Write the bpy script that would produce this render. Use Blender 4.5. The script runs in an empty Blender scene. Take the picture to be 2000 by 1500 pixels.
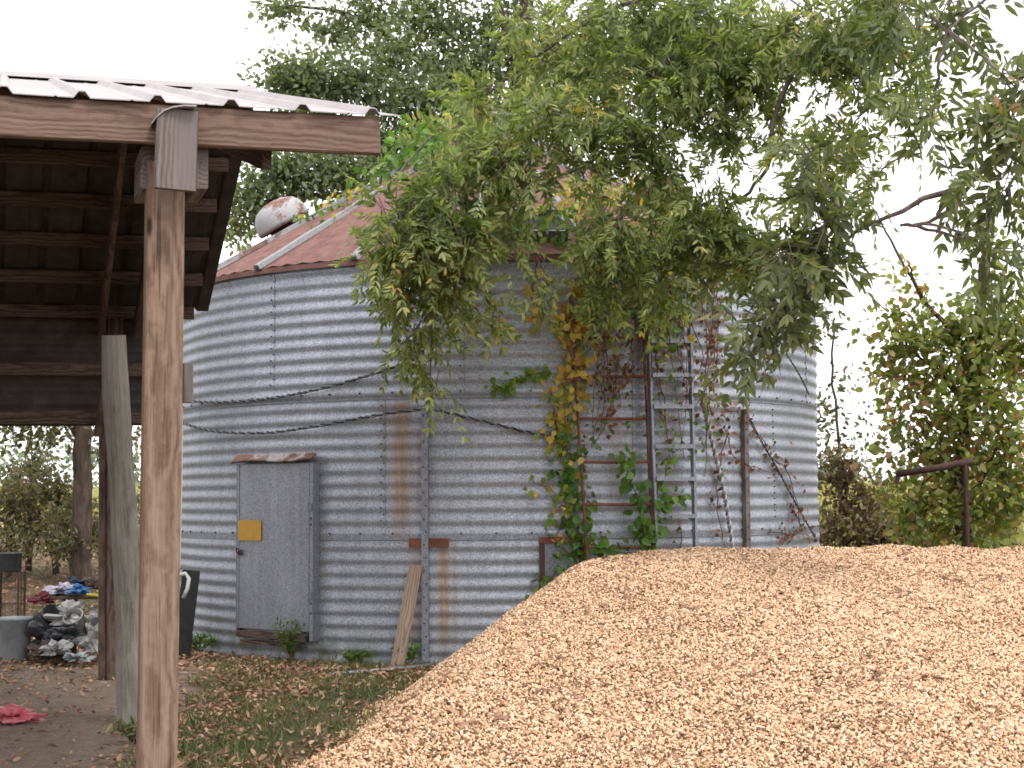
import bpy, bmesh, math, random
import numpy as np
from mathutils import Vector, Matrix, noise

random.seed(7)
RNG = np.random.default_rng(11)
R = math.radians
C = bpy.context.scene.collection
SC = bpy.context.scene

# ------------------------------------------------------------------ camera
F = 3100.0                      # focal length in pixels of the 2000 px wide photograph
PITCH, ROLL, CAMZ = math.atan(225 / F), R(0.42), 1.34
fwd = Vector((0, math.cos(PITCH), math.sin(PITCH)))
up0 = Vector((0, -math.sin(PITCH), math.cos(PITCH)))
rt0 = Vector((1, 0, 0))
rt = rt0 * math.cos(ROLL) - up0 * math.sin(ROLL)
up = up0 * math.cos(ROLL) + rt0 * math.sin(ROLL)
CAM = Vector((0, 0, CAMZ))
cd = bpy.data.cameras.new("Camera")
cam = bpy.data.objects.new("Camera", cd)
C.objects.link(cam)
cam.matrix_world = Matrix(((rt.x, up.x, -fwd.x, 0), (rt.y, up.y, -fwd.y, 0), (rt.z, up.z, -fwd.z, CAMZ), (0, 0, 0, 1)))
cd.sensor_width = 36
cd.lens = 36 * F / 2000
cd.clip_end = 3000
SC.camera = cam

# ------------------------------------------------------------------ world, sun, exposure
SUN_EL, SUN_AZ = R(55), R(140)
w = bpy.data.worlds.new("World")
SC.world = w
w.use_nodes = True
nt = w.node_tree
sky = nt.nodes.new('ShaderNodeTexSky')
sky.sky_type = 'NISHITA'
sky.sun_disc = False
sky.sun_elevation = SUN_EL
sky.sun_rotation = SUN_AZ
sky.dust_density = 4
mx = nt.nodes.new('ShaderNodeMixRGB')
mx.inputs[0].default_value = 0.88
mx.inputs[2].default_value = (12.9, 12.6, 12.9, 1)     # even bright cloud cover over the blue
nt.links.new(sky.outputs[0], mx.inputs[1])
bg = nt.nodes['Background']
bg.inputs[1].default_value = 0.10
nt.links.new(mx.outputs[0], bg.inputs[0])
ld = bpy.data.lights.new("Sun", 'SUN')
ld.energy = 1.3
ld.angle = R(14)
ld.color = (1.0, 0.95, 0.88)
lo = bpy.data.objects.new("Sun", ld)
C.objects.link(lo)
sd = Vector((math.sin(SUN_AZ) * math.cos(SUN_EL), math.cos(SUN_AZ) * math.cos(SUN_EL), math.sin(SUN_EL)))
lo.rotation_euler = sd.to_track_quat('Z', 'Y').to_euler()
lo.location = (0, 0, 30)
SC.view_settings.view_transform = 'Standard'
SC.view_settings.look = 'None'
SC.view_settings.exposure = 0.85
SC.view_settings.gamma = 1
SC.cycles.filter_width = 1.7
SC.cycles.max_bounces = 6
SC.cycles.transparent_max_bounces = 4


# ------------------------------------------------------------------ helpers
def ray(px, py):
    return fwd + rt * ((px - 1000) / F) + up * ((750 - py) / F)


def at(px, py, Y):
    d = ray(px, py)
    return CAM + d * (Y / d.y)


def sm(a, b, x):
    t = min(1, max(0, (x - a) / (b - a)))
    return t * t * (3 - 2 * t)


def ground_z(x, y):
    z = 0.0
    if y > 14:
        z += min(y - 14, 16) * 0.05
    if y > 30:
        z += min(y - 30, 60) * 0.0215
    if -12 < x < 9 and 3 < y < 22:
        z += 0.025 * noise.noise(Vector((x * 1.3, y * 1.3, 3))) * (1 - sm(14, 22, y))
    return z


def on_ground(px, py):
    d = ray(px, py)
    t = 4.0
    for _ in range(400):
        p = CAM + d * t
        if p.z <= ground_z(p.x, p.y):
            return p
        t += 0.05
    return CAM + d * t


def tag(o, label=None, cat=None, group=None, kind=None):
    if label: o['label'] = label
    if cat: o['category'] = cat
    if group: o['group'] = group
    if kind: o['kind'] = kind
    return o


def thing(name, loc, label, cat, group=None):
    o = bpy.data.objects.new(name, None)
    o.empty_display_size = 0.2
    C.objects.link(o)
    o.location = loc
    return tag(o, label, cat, group)


def wloc(o):
    v = Vector((0, 0, 0))
    while o:
        v += o.location
        o = o.parent
    return v


def link(name, me, m, parent=None, M=None):
    """mesh in world coordinates (or in the frame M) -> object, parented without moving it"""
    o = bpy.data.objects.new(name, me)
    C.objects.link(o)
    for k in (m if isinstance(m, (list, tuple)) else [m]):
        me.materials.append(k)
    M = M or Matrix.Identity(4)
    if parent:
        o.parent = parent
        q = parent
        inv = parent.matrix_world_cached.inverted() if hasattr(parent, 'matrix_world_cached') else None
        P = Matrix.Identity(4)
        while q:
            P = q.matrix_basis @ P
            q = q.parent
        o.matrix_basis = P.inverted() @ M
    else:
        o.matrix_basis = M
    return o


class MB:
    def __init__(s):
        s.v, s.f, s.mi = [], [], []

    def add(s, vs, fs, mi=0):
        b = len(s.v)
        s.v += [tuple(v) for v in vs]
        s.f += [tuple(i + b for i in f) for f in fs]
        s.mi += [mi] * len(fs)

    def tube(s, pts, rad, n=6, mi=0, cap=True):
        pts = [Vector(p) for p in pts]
        if not isinstance(rad, (list, tuple)): rad = [rad] * len(pts)
        vs, fs = [], []
        ref = Vector((0.31, 0.52, 0.79))
        for i, p in enumerate(pts):
            t = (pts[min(i + 1, len(pts) - 1)] - pts[max(i - 1, 0)])
            if t.length < 1e-9: t = Vector((0, 0, 1))
            t.normalize()
            if i == 0:
                a = t.cross(ref)
                if a.length < .1: a = t.cross(Vector((1, 0, 0)))
            else:
                a = a - t * a.dot(t)
            a.normalize()
            b = t.cross(a)
            for k in range(n):
                q = 2 * math.pi * k / n
                vs.append(p + (a * math.cos(q) + b * math.sin(q)) * rad[i])
        for i in range(len(pts) - 1):
            for k in range(n):
                fs.append((i * n + k, i * n + (k + 1) % n, (i + 1) * n + (k + 1) % n, (i + 1) * n + k))
        if cap:
            fs.append(tuple(range(n - 1, -1, -1)))
            fs.append(tuple((len(pts) - 1) * n + k for k in range(n)))
        s.add(vs, fs, mi)

    def box(s, c, ax, ay, az, mi=0):
        """c centre, half-extent vectors"""
        c, ax, ay, az = Vector(c), Vector(ax), Vector(ay), Vector(az)
        vs = [c + ax * i + ay * j + az * k for i in (-1, 1) for j in (-1, 1) for k in (-1, 1)]
        fs = [(0, 1, 3, 2), (4, 6, 7, 5), (0, 4, 5, 1), (2, 3, 7, 6), (0, 2, 6, 4), (1, 5, 7, 3)]
        s.add(vs, fs, mi)

    def lathe(s, prof, M=None, n=24, mi=0, capb=True, capt=True):
        M = M or Matrix.Identity(4)
        vs, fs = [], []
        for r, z in prof:
            for k in range(n):
                q = 2 * math.pi * k / n
                vs.append(M @ Vector((r * math.cos(q), r * math.sin(q), z)))
        for i in range(len(prof) - 1):
            for k in range(n):
                fs.append((i * n + k, i * n + (k + 1) % n, (i + 1) * n + (k + 1) % n, (i + 1) * n + k))
        if capb: fs.append(tuple(range(n - 1, -1, -1)))
        if capt: fs.append(tuple((len(prof) - 1) * n + k for k in range(n)))
        s.add(vs, fs, mi)

    def mesh(s, name, smooth=False):
        me = bpy.data.meshes.new(name)
        me.from_pydata(s.v, [], s.f)
        me.polygons.foreach_set('material_index', s.mi)
        if smooth: me.polygons.foreach_set('use_smooth', [True] * len(s.f))
        me.update()
        return me

    def build(s, name, m, parent=None, smooth=False, M=None):
        return link(name, s.mesh(name, smooth), m, parent, M)


def np_mesh(name, V, Q, smooth=False, mi=None):
    """V (n,3), Q (m,k) faces of equal size"""
    me = bpy.data.meshes.new(name)
    k = Q.shape[1]
    me.vertices.add(len(V))
    me.vertices.foreach_set('co', V.astype(np.float32).ravel())
    me.loops.add(Q.size)
    me.loops.foreach_set('vertex_index', Q.astype(np.int32).ravel())
    me.polygons.add(len(Q))
    me.polygons.foreach_set('loop_start', np.arange(0, Q.size, k, dtype=np.int32))
    me.polygons.foreach_set('loop_total', np.full(len(Q), k, dtype=np.int32))
    if smooth: me.polygons.foreach_set('use_smooth', np.ones(len(Q), dtype=bool))
    if mi is not None: me.polygons.foreach_set('material_index', mi.astype(np.int32))
    me.update()
    me.validate()
    return me


def frame(p0, p1, upv):
    x = (Vector(p1) - Vector(p0))
    L = x.length
    x.normalize()
    z = Vector(upv) - x * Vector(upv).dot(x)
    z.normalize()
    y = z.cross(x)
    p0 = Vector(p0)
    return Matrix(((x.x, y.x, z.x, p0.x), (x.y, y.y, z.y, p0.y), (x.z, y.z, z.z, p0.z), (0, 0, 0, 1))), L


def board(name, p0, p1, w_, h_, m, parent=None, upv=(0, 0, 1), ch=0.006, jit=0.0015, nseg=None, warp=0.0):
    """timber with chamfered edges; grain runs along local x"""
    M, L = frame(p0, p1, upv)
    n = nseg or max(2, int(L / 0.25))
    a, b = w_ / 2, h_ / 2
    prof = [(-a + ch, -b), (a - ch, -b), (a, -b + ch), (a, b - ch), (a - ch, b), (-a + ch, b), (-a, b - ch), (-a, -b + ch)]
    vs, fs = [], []
    ph = random.random() * 6
    for i in range(n + 1):
        t = i / n
        oy, oz = warp * math.sin(t * 3 + ph), warp * math.cos(t * 2.4 + ph)
        for (y, z) in prof:
            vs.append((t * L + (random.uniform(-1, 1) * jit * 2 if i in (0, n) else 0), y + oy + random.uniform(-1, 1) * jit, z + oz + random.uniform(-1, 1) * jit))
    for i in range(n):
        for k in range(8):
            fs.append((i * 8 + k, (i + 1) * 8 + k, (i + 1) * 8 + (k + 1) % 8, i * 8 + (k + 1) % 8))
    fs.append(tuple(range(8)))
    fs.append(tuple(n * 8 + k for k in range(7, -1, -1)))
    mb = MB()
    mb.add(vs, fs)
    return mb.build(name, m, parent, M=M)


def blob(mb, c, rad, seed=0, amp=0.25, freq=3.0, mi=0, sub=3, flat=None, M=None):
    bm = bmesh.new()
    bmesh.ops.create_icosphere(bm, subdivisions=sub, radius=1)
    vs = []
    for v in bm.verts:
        p = v.co.copy()
        q = p * (1 + amp * noise.noise(p * freq + Vector((seed * 7.1, seed * 3.3, seed))) + amp * .5 * noise.noise(p * freq * 2.7 + Vector((seed, 0, 9))))
        q = Vector((q.x * rad[0], q.y * rad[1], q.z * rad[2]))
        if flat is not None and q.z < flat: q.z = flat
        if M: q = M @ q
        vs.append(Vector(c) + q)
    fs = [tuple(x.index for x in f.verts) for f in bm.faces]
    bm.free()
    mb.add(vs, fs, mi)


# ------------------------------------------------------------------ materials
class NT:
    def __init__(s, name):
        s.m = bpy.data.materials.new(name)
        s.m.use_nodes = True
        s.t = s.m.node_tree
        s.b = s.t.nodes['Principled BSDF']
        s.out = s.t.nodes['Material Output']

    def n(s, typ, ins=None, **kw):
        nd = s.t.nodes.new('ShaderNode' + typ)
        for k, v in kw.items(): setattr(nd, k, v)
        for k, v in (ins or {}).items():
            if isinstance(v, bpy.types.NodeSocket): s.t.links.new(v, nd.inputs[k])
            else: nd.inputs[k].default_value = v
        return nd

    def obj(s, scale=(1, 1, 1), rnd=False):
        tc = s.n('TexCoord')
        src = tc.outputs['Object']
        if rnd:
            oi = s.n('ObjectInfo')
            mu = s.n('Math', {0: oi.outputs['Random'], 1: 37.0}, operation='MULTIPLY')
            src = s.n('VectorMath', {0: src, 1: mu.outputs[0]}, operation='ADD').outputs[0]
        return s.n('Mapping', {'Vector': src, 'Scale': scale}).outputs[0]

    def noise(s, vec, scale, detail=4, rough=.55, dist=0):
        return s.n('TexNoise', {'Vector': vec, 'Scale': scale, 'Detail': detail, 'Roughness': rough, 'Distortion': dist}).outputs['Fac']

    def ramp(s, fac, stops, interp='LINEAR'):
        r = s.n('ValToRGB', {'Fac': fac})
        cr = r.color_ramp
        cr.interpolation = interp
        while len(cr.elements) < len(stops): cr.elements.new(.5)
        for e, (p, c) in zip(cr.elements, stops):
            e.position = p
            e.color = (*c, 1) if len(c) == 3 else c
        return r.outputs[0]

    def mix(s, f, a, b, blend='MIX'):
        return s.n('MixRGB', {0: f, 1: a, 2: b}, blend_type=blend).outputs[0]

    def math(s, op, a, b=0.0, clamp=False):
        return s.n('Math', {0: a, 1: b}, operation=op, use_clamp=clamp).outputs[0]

    def set(s, **kw):
        names = dict(col='Base Color', rough='Roughness', metal='Metallic', normal='Normal', spec='Specular IOR Level')
        for k, v in kw.items():
            i = s.b.inputs[names[k]]
            if isinstance(v, bpy.types.NodeSocket): s.t.links.new(v, i)
            else: i.default_value = (*v, 1) if isinstance(v, tuple) and len(v) == 3 else v
        return s

    def bump(s, h, strength=.3, dist=.01):
        bn = s.n('Bump', {'Height': h, 'Strength': strength, 'Distance': dist})
        s.t.links.new(bn.outputs[0], s.b.inputs['Normal'])
        return s


def wood(name, dark, mid, light, rough=.85, grey=None, knots=True, contrast=1.0):
    s = NT(name)
    v = s.obj((1, 1, 1), rnd=True)
    st = s.n('Mapping', {'Vector': v, 'Scale': (0.9, 9, 9)}).outputs[0]
    n1 = s.noise(st, 1.6, 5, .6, 1.2)
    tc = s.n('TexCoord').outputs['Object']
    wob = s.n('TexNoise', {'Vector': s.n('Mapping', {'Vector': v, 'Scale': (1.5, 2.2, 2.2)}).outputs[0], 'Scale': 1.0, 'Detail': 4.0, 'Roughness': .55}).outputs['Color']
    wob = s.n('VectorMath', {0: wob, 1: (.5, .5, .5)}, operation='SUBTRACT').outputs[0]
    wob = s.n('VectorMath', {0: wob, 1: (.0, .11, .11)}, operation='MULTIPLY').outputs[0]
    pith = s.n('VectorMath', {0: s.n('VectorMath', {0: tc, 1: wob}, operation='ADD').outputs[0], 1: (0, .012, -.02)}, operation='ADD').outputs[0]
    wv = s.n('TexWave', {'Vector': pith, 'Scale': 17.0, 'Distortion': 1.6, 'Detail': 2.0, 'Detail Scale': 2.0}, wave_type='RINGS', rings_direction='X').outputs['Fac']
    fine = s.noise(s.n('Mapping', {'Vector': v, 'Scale': (3, 90, 90)}).outputs[0], 2.0, 4, .7)
    f = s.math('ADD', s.math('MULTIPLY', wv, .38 * contrast), s.math('MULTIPLY', n1, .62))
    f = s.math('ADD', f, s.math('MULTIPLY', s.math('SUBTRACT', fine, .5), 1.0))
    col = s.ramp(f, [(.15, dark), (.48, mid), (.85, light)])
    if grey:
        g = s.ramp(s.noise(s.n('Mapping', {'Vector': v, 'Scale': (.8, 3, 3)}).outputs[0], 1.5, 4), [(.4, (0, 0, 0)), (.62, (1, 1, 1))])
        col = s.mix(g, col, grey)
    if knots:
        vo = s.n('TexVoronoi', {'Vector': s.n('Mapping', {'Vector': v, 'Scale': (2.1, 6.3, 6.3)}).outputs[0], 'Scale': 1.0, 'Randomness': 1.0}).outputs['Distance']
        k = s.ramp(vo, [(.05, (1, 1, 1)), (.11, (.0, .0, .0))])
        col = s.mix(k, col, (dark[0] * .4, dark[1] * .38, dark[2] * .36, 1))
    # cracks: thin dark checks along the grain
    cr = s.ramp(s.noise(s.n('Mapping', {'Vector': v, 'Scale': (.7, 30, 30)}).outputs[0], 1.3, 2), [(.66, (0, 0, 0)), (.72, (1, 1, 1))])
    col = s.mix(s.math('MULTIPLY', cr, .6), col, (dark[0] * .35, dark[1] * .33, dark[2] * .3, 1))
    s.set(col=col, rough=rough, spec=.2)
    s.bump(s.math('SUBTRACT', f, s.math('MULTIPLY', cr, .7)), .5, .004)
    return s.m


def galv(name, base=.42, rust=False, metal=.65, streak=0.3):
    s = NT(name)
    v = s.obj()
    vo = s.n('TexVoronoi', {'Vector': v, 'Scale': 120.0}).outputs['Color']
    g = s.n('SeparateColor', {0: vo}).outputs[0]
    big = s.noise(v, 1.4, 5, .6)
    fine = s.noise(v, 160, 2, .7)
    st = s.noise(s.n('Mapping', {'Vector': v, 'Scale': (6, 6, .35)}).outputs[0], 2.0, 5, .6)
    f = s.math('ADD', s.math('MULTIPLY', g, .40), s.math('MULTIPLY', big, .30))
    f = s.math('ADD', f, s.math('MULTIPLY', st, streak))
    f = s.math('ADD', f, s.math('MULTIPLY', s.math('SUBTRACT', fine, .5), .7))
    b = base
    col = s.ramp(f, [(.15, (b * .42, b * .46, b * .52)), (.5, (b * .86, b * .93, b * 1.06)), (.9, (b * 1.40, b * 1.50, b * 1.68))])
    met = metal
    if rust:
        at_ = s.n('Attribute', attribute_name='rust').outputs['Fac']
        rn = s.noise(s.n('Mapping', {'Vector': v, 'Scale': (22, 22, 1.6)}).outputs[0], 2.0, 5, .65)
        rf = s.math('MULTIPLY', s.ramp(s.math('ADD', at_, s.math('MULTIPLY', s.math('SUBTRACT', rn, .5), s.math('MULTIPLY', at_, 1.6))), [(.08, (0, 0, 0)), (.75, (1, 1, 1))]), .85)
        col = s.mix(rf, col, s.ramp(rn, [(.3, (.10, .05, .03)), (.5, (.24, .14, .075)), (.7, (.36, .27, .18))]))
        ms = s.n('Attribute', attribute_name='moss').outputs['Fac']
        mf = s.math('MULTIPLY', ms, s.ramp(s.noise(v, 5, 5, .65), [(.35, (0, 0, 0)), (.65, (1, 1, 1))]))
        col = s.mix(mf, col, (.075, .085, .045, 1))
        met = s.math('MULTIPLY', s.math('SUBTRACT', 1.0, s.math('MAXIMUM', rf, mf)), metal)
    s.set(col=col, metal=met, rough=s.ramp(f, [(.2, (.62,) * 3), (.8, (.40,) * 3)]), spec=.4)
    s.bump(s.math('ADD', fine, s.math('MULTIPLY', big, 2)), .12, .004)
    return s.m


def rusty(name, c0=(.09, .035, .022), c1=(.24, .095, .06), c2=(.34, .16, .11), galvf=0.0, rough=.8, pattern=(3, 3, 3), zinc=((.3, .3, .33), (.6, .6, .62))):
    s = NT(name)
    v = s.obj()
    n = s.noise(s.n('Mapping', {'Vector': v, 'Scale': pattern}).outputs[0], 2.4, 6, .65)
    col = s.ramp(n, [(.28, c0), (.5, c1), (.72, c2)])
    f2 = s.noise(v, 90, 3, .7)
    col = s.mix(s.math('MULTIPLY', f2, .35), col, (c0[0], c0[1], c0[2], 1))
    if galvf:
        g = s.ramp(s.noise(v, 2.3, 6, .7), [(1 - galvf, (0, 0, 0)), (1.06 - galvf, (1, 1, 1))])
        col = s.mix(g, col, s.ramp(f2, [(.3, zinc[0]), (.7, zinc[1])]))
    s.set(col=col, rough=rough, metal=.15, spec=.3)
    s.bump(n, .3, .006)
    return s.m


def plain(name, col, rough=.7, var=.25, scale=12, metal=0, bump=.2, spec=.35):
    s = NT(name)
    v = s.obj(rnd=True)
    n = s.noise(v, scale, 5, .6)
    lo_ = tuple(c * (1 - var) for c in col)
    hi_ = tuple(min(1, c * (1 + var)) for c in col)
    s.set(col=s.ramp(n, [(.3, lo_), (.7, hi_)]), rough=rough, metal=metal, spec=spec)
    s.bump(n, bump, .01)
    return s.m


def leafmat(name, cols, trans=.35, rough=.5, noise_scale=1.2, tint=None):
    """cols: list of (position, colour) picked per leaf, swayed by a slow noise over the crown"""
    s = NT(name)
    g = s.n('NewGeometry')
    rnd = g.outputs['Random Per Island']
    v = s.obj()
    nz = s.noise(v, noise_scale, 3, .6)
    f = s.math('ADD', s.math('MULTIPLY', rnd, .72), s.math('MULTIPLY', s.math('SUBTRACT', nz, .36), .95), clamp=True)
    col = s.ramp(f, cols)
    s.set(col=col, rough=rough, spec=.45)
    tr = s.n('BsdfTranslucent', {'Color': s.mix(1.0, col, (1.35, 1.5, .7, 1), 'MULTIPLY')})
    ms = s.n('MixShader', {0: trans})
    s.t.links.new(s.b.outputs[0], ms.inputs[1])
    s.t.links.new(tr.outputs[0], ms.inputs[2])
    s.t.links.new(ms.outputs[0], s.out.inputs[0])
    return s.m


def bark(name, c0, c1, c2):
    s = NT(name)
    v = s.obj((1, 1, .3))
    n = s.noise(v, 14, 6, .65)
    s.set(col=s.ramp(n, [(.3, c0), (.5, c1), (.72, c2)]), rough=.95, spec=.15)
    s.bump(n, .7, .02)
    return s.m


M_post = wood('post_wood', (.100, .059, .040), (.197, .131, .095), (.285, .205, .159), contrast=.8)
M_fascia = wood('fascia_wood', (.094, .056, .042), (.168, .109, .084), (.243, .168, .133), knots=False, contrast=.8)
M_grey = wood('weathered_wood', (.082, .065, .058), (.143, .116, .107), (.218, .187, .175), knots=False, grey=(.170, .146, .141, 1))
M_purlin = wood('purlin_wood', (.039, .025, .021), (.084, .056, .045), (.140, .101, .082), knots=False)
M_pole = wood('pole_wood', (.112, .103, .087), (.235, .220, .194), (.339, .318, .287), knots=False, grey=(.297, .287, .267, 1), contrast=.35)
M_plank = wood('plank_wood', (.163, .116, .082), (.245, .184, .143), (.320, .258, .211), knots=False)
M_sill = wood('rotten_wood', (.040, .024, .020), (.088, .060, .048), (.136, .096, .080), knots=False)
M_wall = galv('galvanised_wall', .345, rust=True, metal=.42)
M_galv = galv('galvanised_sheet', .23, metal=.45)
M_galvd = galv('galvanised_dull', .19, metal=.4)
M_rustgalv = rusty('rust_spotted_zinc', (.07, .045, .038), (.14, .115, .105), (.24, .23, .235), .25)
M_bolt_and_shade = plain('dark_bolt_and_shade', (.03, .03, .032), .6)  # bolt heads, and the painted shade in hatch and rib ends
M_rustroof = rusty('rusty_roof', (.106, .048, .039), (.181, .091, .076), (.242, .143, .120), .12, pattern=(3, 3, 3))
M_rib = rusty('rib_zinc_and_rust', (.10, .055, .045), (.17, .10, .085), (.24, .16, .14), .58, zinc=((.16, .165, .18), (.36, .365, .38)))
M_rust = rusty('rust', (.07, .028, .02), (.17, .065, .042), (.26, .12, .08))
M_rustdk = rusty('dark_rust', (.03, .018, .016), (.065, .034, .028), (.11, .06, .048))
M_rustpaint = rusty('white_paint_and_rust', (.13, .07, .05), (.22, .12, .095), (.30, .18, .14), .56, zinc=((.26, .26, .27), (.46, .46, .47)))
M_wire = plain('dark_wire', (.03, .035, .035), .5, metal=.3)
M_rope = plain('pale_rope', (.42, .42, .43), .6, metal=.3)
M_yellow = plain('yellow_card', (.400, .224, .028), .6, var=.12, scale=25)
M_bark = bark('grey_bark', (.05, .042, .036), (.13, .11, .095), (.24, .215, .19))
M_barkd = bark('dark_bark', (.03, .022, .018), (.075, .055, .045), (.13, .10, .085))
M_stem = bark('vine_stem', (.06, .03, .022), (.12, .065, .05), (.2, .13, .1))

M_pecan = leafmat('pecan_leaf', [(.0, (.055, .084, .032)), (.3, (.130, .174, .055)), (.60, (.216, .257, .091)), (.86, (.358, .373, .157)), (.92, (.542, .450, .121)), (.975, (.419, .244, .097)), (1.0, (.271, .167, .097))], trans=.45)
M_pecan2 = leafmat('near_pecan_leaf', [(.0, (.056, .078, .034)), (.35, (.095, .123, .047)), (.7, (.157, .185, .073)), (.94, (.235, .246, .101)), (1.0, (.381, .213, .112))], trans=.4)
M_oak = leafmat('oak_leaf', [(.0, (.081, .109, .060)), (.4, (.134, .171, .092)), (.8, (.202, .237, .128)), (1.0, (.296, .291, .148))], trans=.42, noise_scale=.5)  # leaf colours lightened to put distance haze into them
M_thick = leafmat('thicket_leaf', [(.0, (.06, .065, .034)), (.35, (.10, .11, .05)), (.6, (.16, .145, .07)), (.8, (.18, .12, .075)), (1.0, (.28, .22, .14))], noise_scale=.6)
M_shrub = leafmat('shrub_leaf', [(.0, (.097, .128, .044)), (.36, (.179, .228, .063)), (.62, (.303, .322, .089)), (.75, (.303, .188, .095)), (.86, (.372, .175, .108)), (1.0, (.632, .483, .140))], trans=.45, noise_scale=.8)
M_hedge = leafmat('hedge_leaf', [(.0, (.10, .085, .045)), (.35, (.19, .18, .07)), (.6, (.26, .25, .09)), (.8, (.25, .16, .08)), (1.0, (.42, .38, .18))], noise_scale=1.2)
M_brown = leafmat('brown_leaf', [(.0, (.075, .045, .035)), (.35, (.14, .085, .06)), (.6, (.18, .15, .07)), (1.0, (.33, .30, .13))], noise_scale=.9)
M_vgreen = leafmat('creeper_green', [(.0, (.05, .11, .02)), (.5, (.10, .20, .03)), (.85, (.17, .27, .05)), (1.0, (.32, .30, .05))], trans=.4, noise_scale=2)
M_vyel = leafmat('creeper_yellow', [(.0, (.12, .17, .04)), (.3, (.28, .29, .06)), (.55, (.55, .42, .08)), (.82, (.58, .36, .08)), (1.0, (.32, .13, .06))], noise_scale=2.5)
M_vred = leafmat('creeper_red', [(.0, (.06, .04, .025)), (.4, (.16, .07, .04)), (.7, (.22, .09, .05)), (1.0, (.32, .2, .08))], noise_scale=3)
M_grass = leafmat('grass_blade', [(.0, (.065, .08, .03)), (.4, (.115, .14, .05)), (.7, (.19, .19, .085)), (1.0, (.36, .29, .18))], trans=.3, noise_scale=1.5)
M_field = leafmat('field_grass', [(.0, (.20, .19, .07)), (.5, (.36, .33, .14)), (1.0, (.52, .46, .24))], trans=.3, noise_scale=.2)
M_litter = leafmat('fallen_leaf', [(.0, (.13, .07, .045)), (.4, (.26, .14, .085)), (.75, (.38, .23, .145)), (1.0, (.52, .38, .26))], trans=.1, noise_scale=1.5, rough=.7)

# ------------------------------------------------------------------ ground
s = NT('ground_soil')
v = s.obj()
n1 = s.noise(v, 1.1, 6, .62)
n2 = s.noise(v, 9, 5, .7)
n3 = s.noise(v, 60, 3, .7)
soil = s.ramp(s.math('ADD', s.math('MULTIPLY', n2, .6), s.math('MULTIPLY', n3, .4)), [(.3, (.19, .14, .105)), (.5, (.31, .24, .185)), (.7, (.43, .345, .275))])
litter = s.ramp(n3, [(.3, (.11, .07, .045)), (.5, (.21, .135, .088)), (.68, (.33, .225, .15))])
green = s.ramp(n3, [(.3, (.045, .06, .022)), (.6, (.10, .12, .05)), (.75, (.17, .16, .075))])
gr = s.n('Attribute', attribute_name='grassy').outputs['Fac']
lf = s.mix(s.ramp(n1, [(.42, (0, 0, 0)), (.58, (1, 1, 1))]), litter, green)
col = s.mix(gr, soil, lf)
fl = s.n('Attribute', attribute_name='field').outputs['Fac']
far = s.ramp(s.math('ADD', s.math('MULTIPLY', n2, .5), s.math('MULTIPLY', n3, .5)), [(.3, (.26, .22, .11)), (.5, (.40, .35, .18)), (.7, (.50, .44, .25))])
col = s.mix(fl, col, far)
s.set(col=col, rough=.95, spec=.15)
s.bump(s.math('ADD', n2, s.math('MULTIPLY', n3, 1.5)), .9, .05)
M_ground = s.m


def axis(lo_, hi_, near, fine, coarse):
    a = [near[0]]
    while a[-1] < near[1]: a.append(a[-1] + fine)
    st = fine
    while a[-1] < hi_:
        st *= coarse
        a.append(a[-1] + st)
    st = fine
    while a[0] > lo_:
        st *= coarse
        a.insert(0, a[0] - st)
    return a


def grassy(x, y):
    # the shed floor is bare soil; grass and leaves lie right of the front post line
    edge = -1.75 - 0.1 * (y - 7) + .25 * noise.noise(Vector((x * 2, y * 2, 0)))
    if y > 14: return 1.0
    g = sm(edge - .35, edge + .15, x)
    return max(g, sm(12.6, 13.6, y + .5 * noise.noise(Vector((x, y, 5)))))


xs = axis(-900, 900, (-7, 5), .12, 1.22)
ys = axis(-200, 2500, (4, 16), .12, 1.16)
mb = MB()
gv, ff = [], []
for y in ys:
    for x in xs: gv.append((x, y, ground_z(x, y)))
nx = len(xs)
for j in range(len(ys) - 1):
    for i in range(nx - 1):
        ff.append((j * nx + i, j * nx + i + 1, (j + 1) * nx + i + 1, (j + 1) * nx + i))
mb.add(gv, ff)
gme = mb.mesh('ground', True)
a1 = gme.attributes.new('grassy', 'FLOAT', 'POINT')
a2 = gme.attributes.new('field', 'FLOAT', 'POINT')
a1.data.foreach_set('value', [grassy(p[0], p[1]) for p in gv])
a2.data.foreach_set('value', [sm(24, 34, p[1]) for p in gv])
tag(link('ground', gme, M_ground), kind='structure')

# ------------------------------------------------------------------ grain bin
BC = Vector((-0.145, 16.1, 0))
BR = 3.185
SEAMS = [1.04, 2.195, 3.35]
PIT = .105
bin_ = thing('grain_bin', BC, 'round corrugated galvanised steel grain bin with a rusty conical roof', 'grain bin')


def cyl(px, py, r):
    d = ray(px, py)
    o = CAM - BC
    a = d.x ** 2 + d.y ** 2
    b = 2 * (o.x * d.x + o.y * d.y)
    c = o.x ** 2 + o.y ** 2 - r * r
    disc = b * b - 4 * a * c
    t = (-b - math.sqrt(max(0, disc))) / (2 * a)
    return CAM + d * t


def phi_of(px, py=1000):
    p = cyl(px, py, BR) - BC
    return math.atan2(p.x, -p.y)


def bp(phi, r, z):
    return Vector((BC.x + r * math.sin(phi), BC.y - r * math.cos(phi), z))


def wall_r(phi, z):
    # rings lap outward a little at each seam; corrugation about 1 cm deep each way
    k = 0 if z < SEAMS[0] else (1 if z < SEAMS[1] else 2)
    return BR - .004 * (k == 1) +  .0066 * math.sin(2 * math.pi * (z - SEAMS[0]) / PIT) + .009 * noise.noise(Vector((phi * 4, z * 1.1, 1)))


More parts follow.
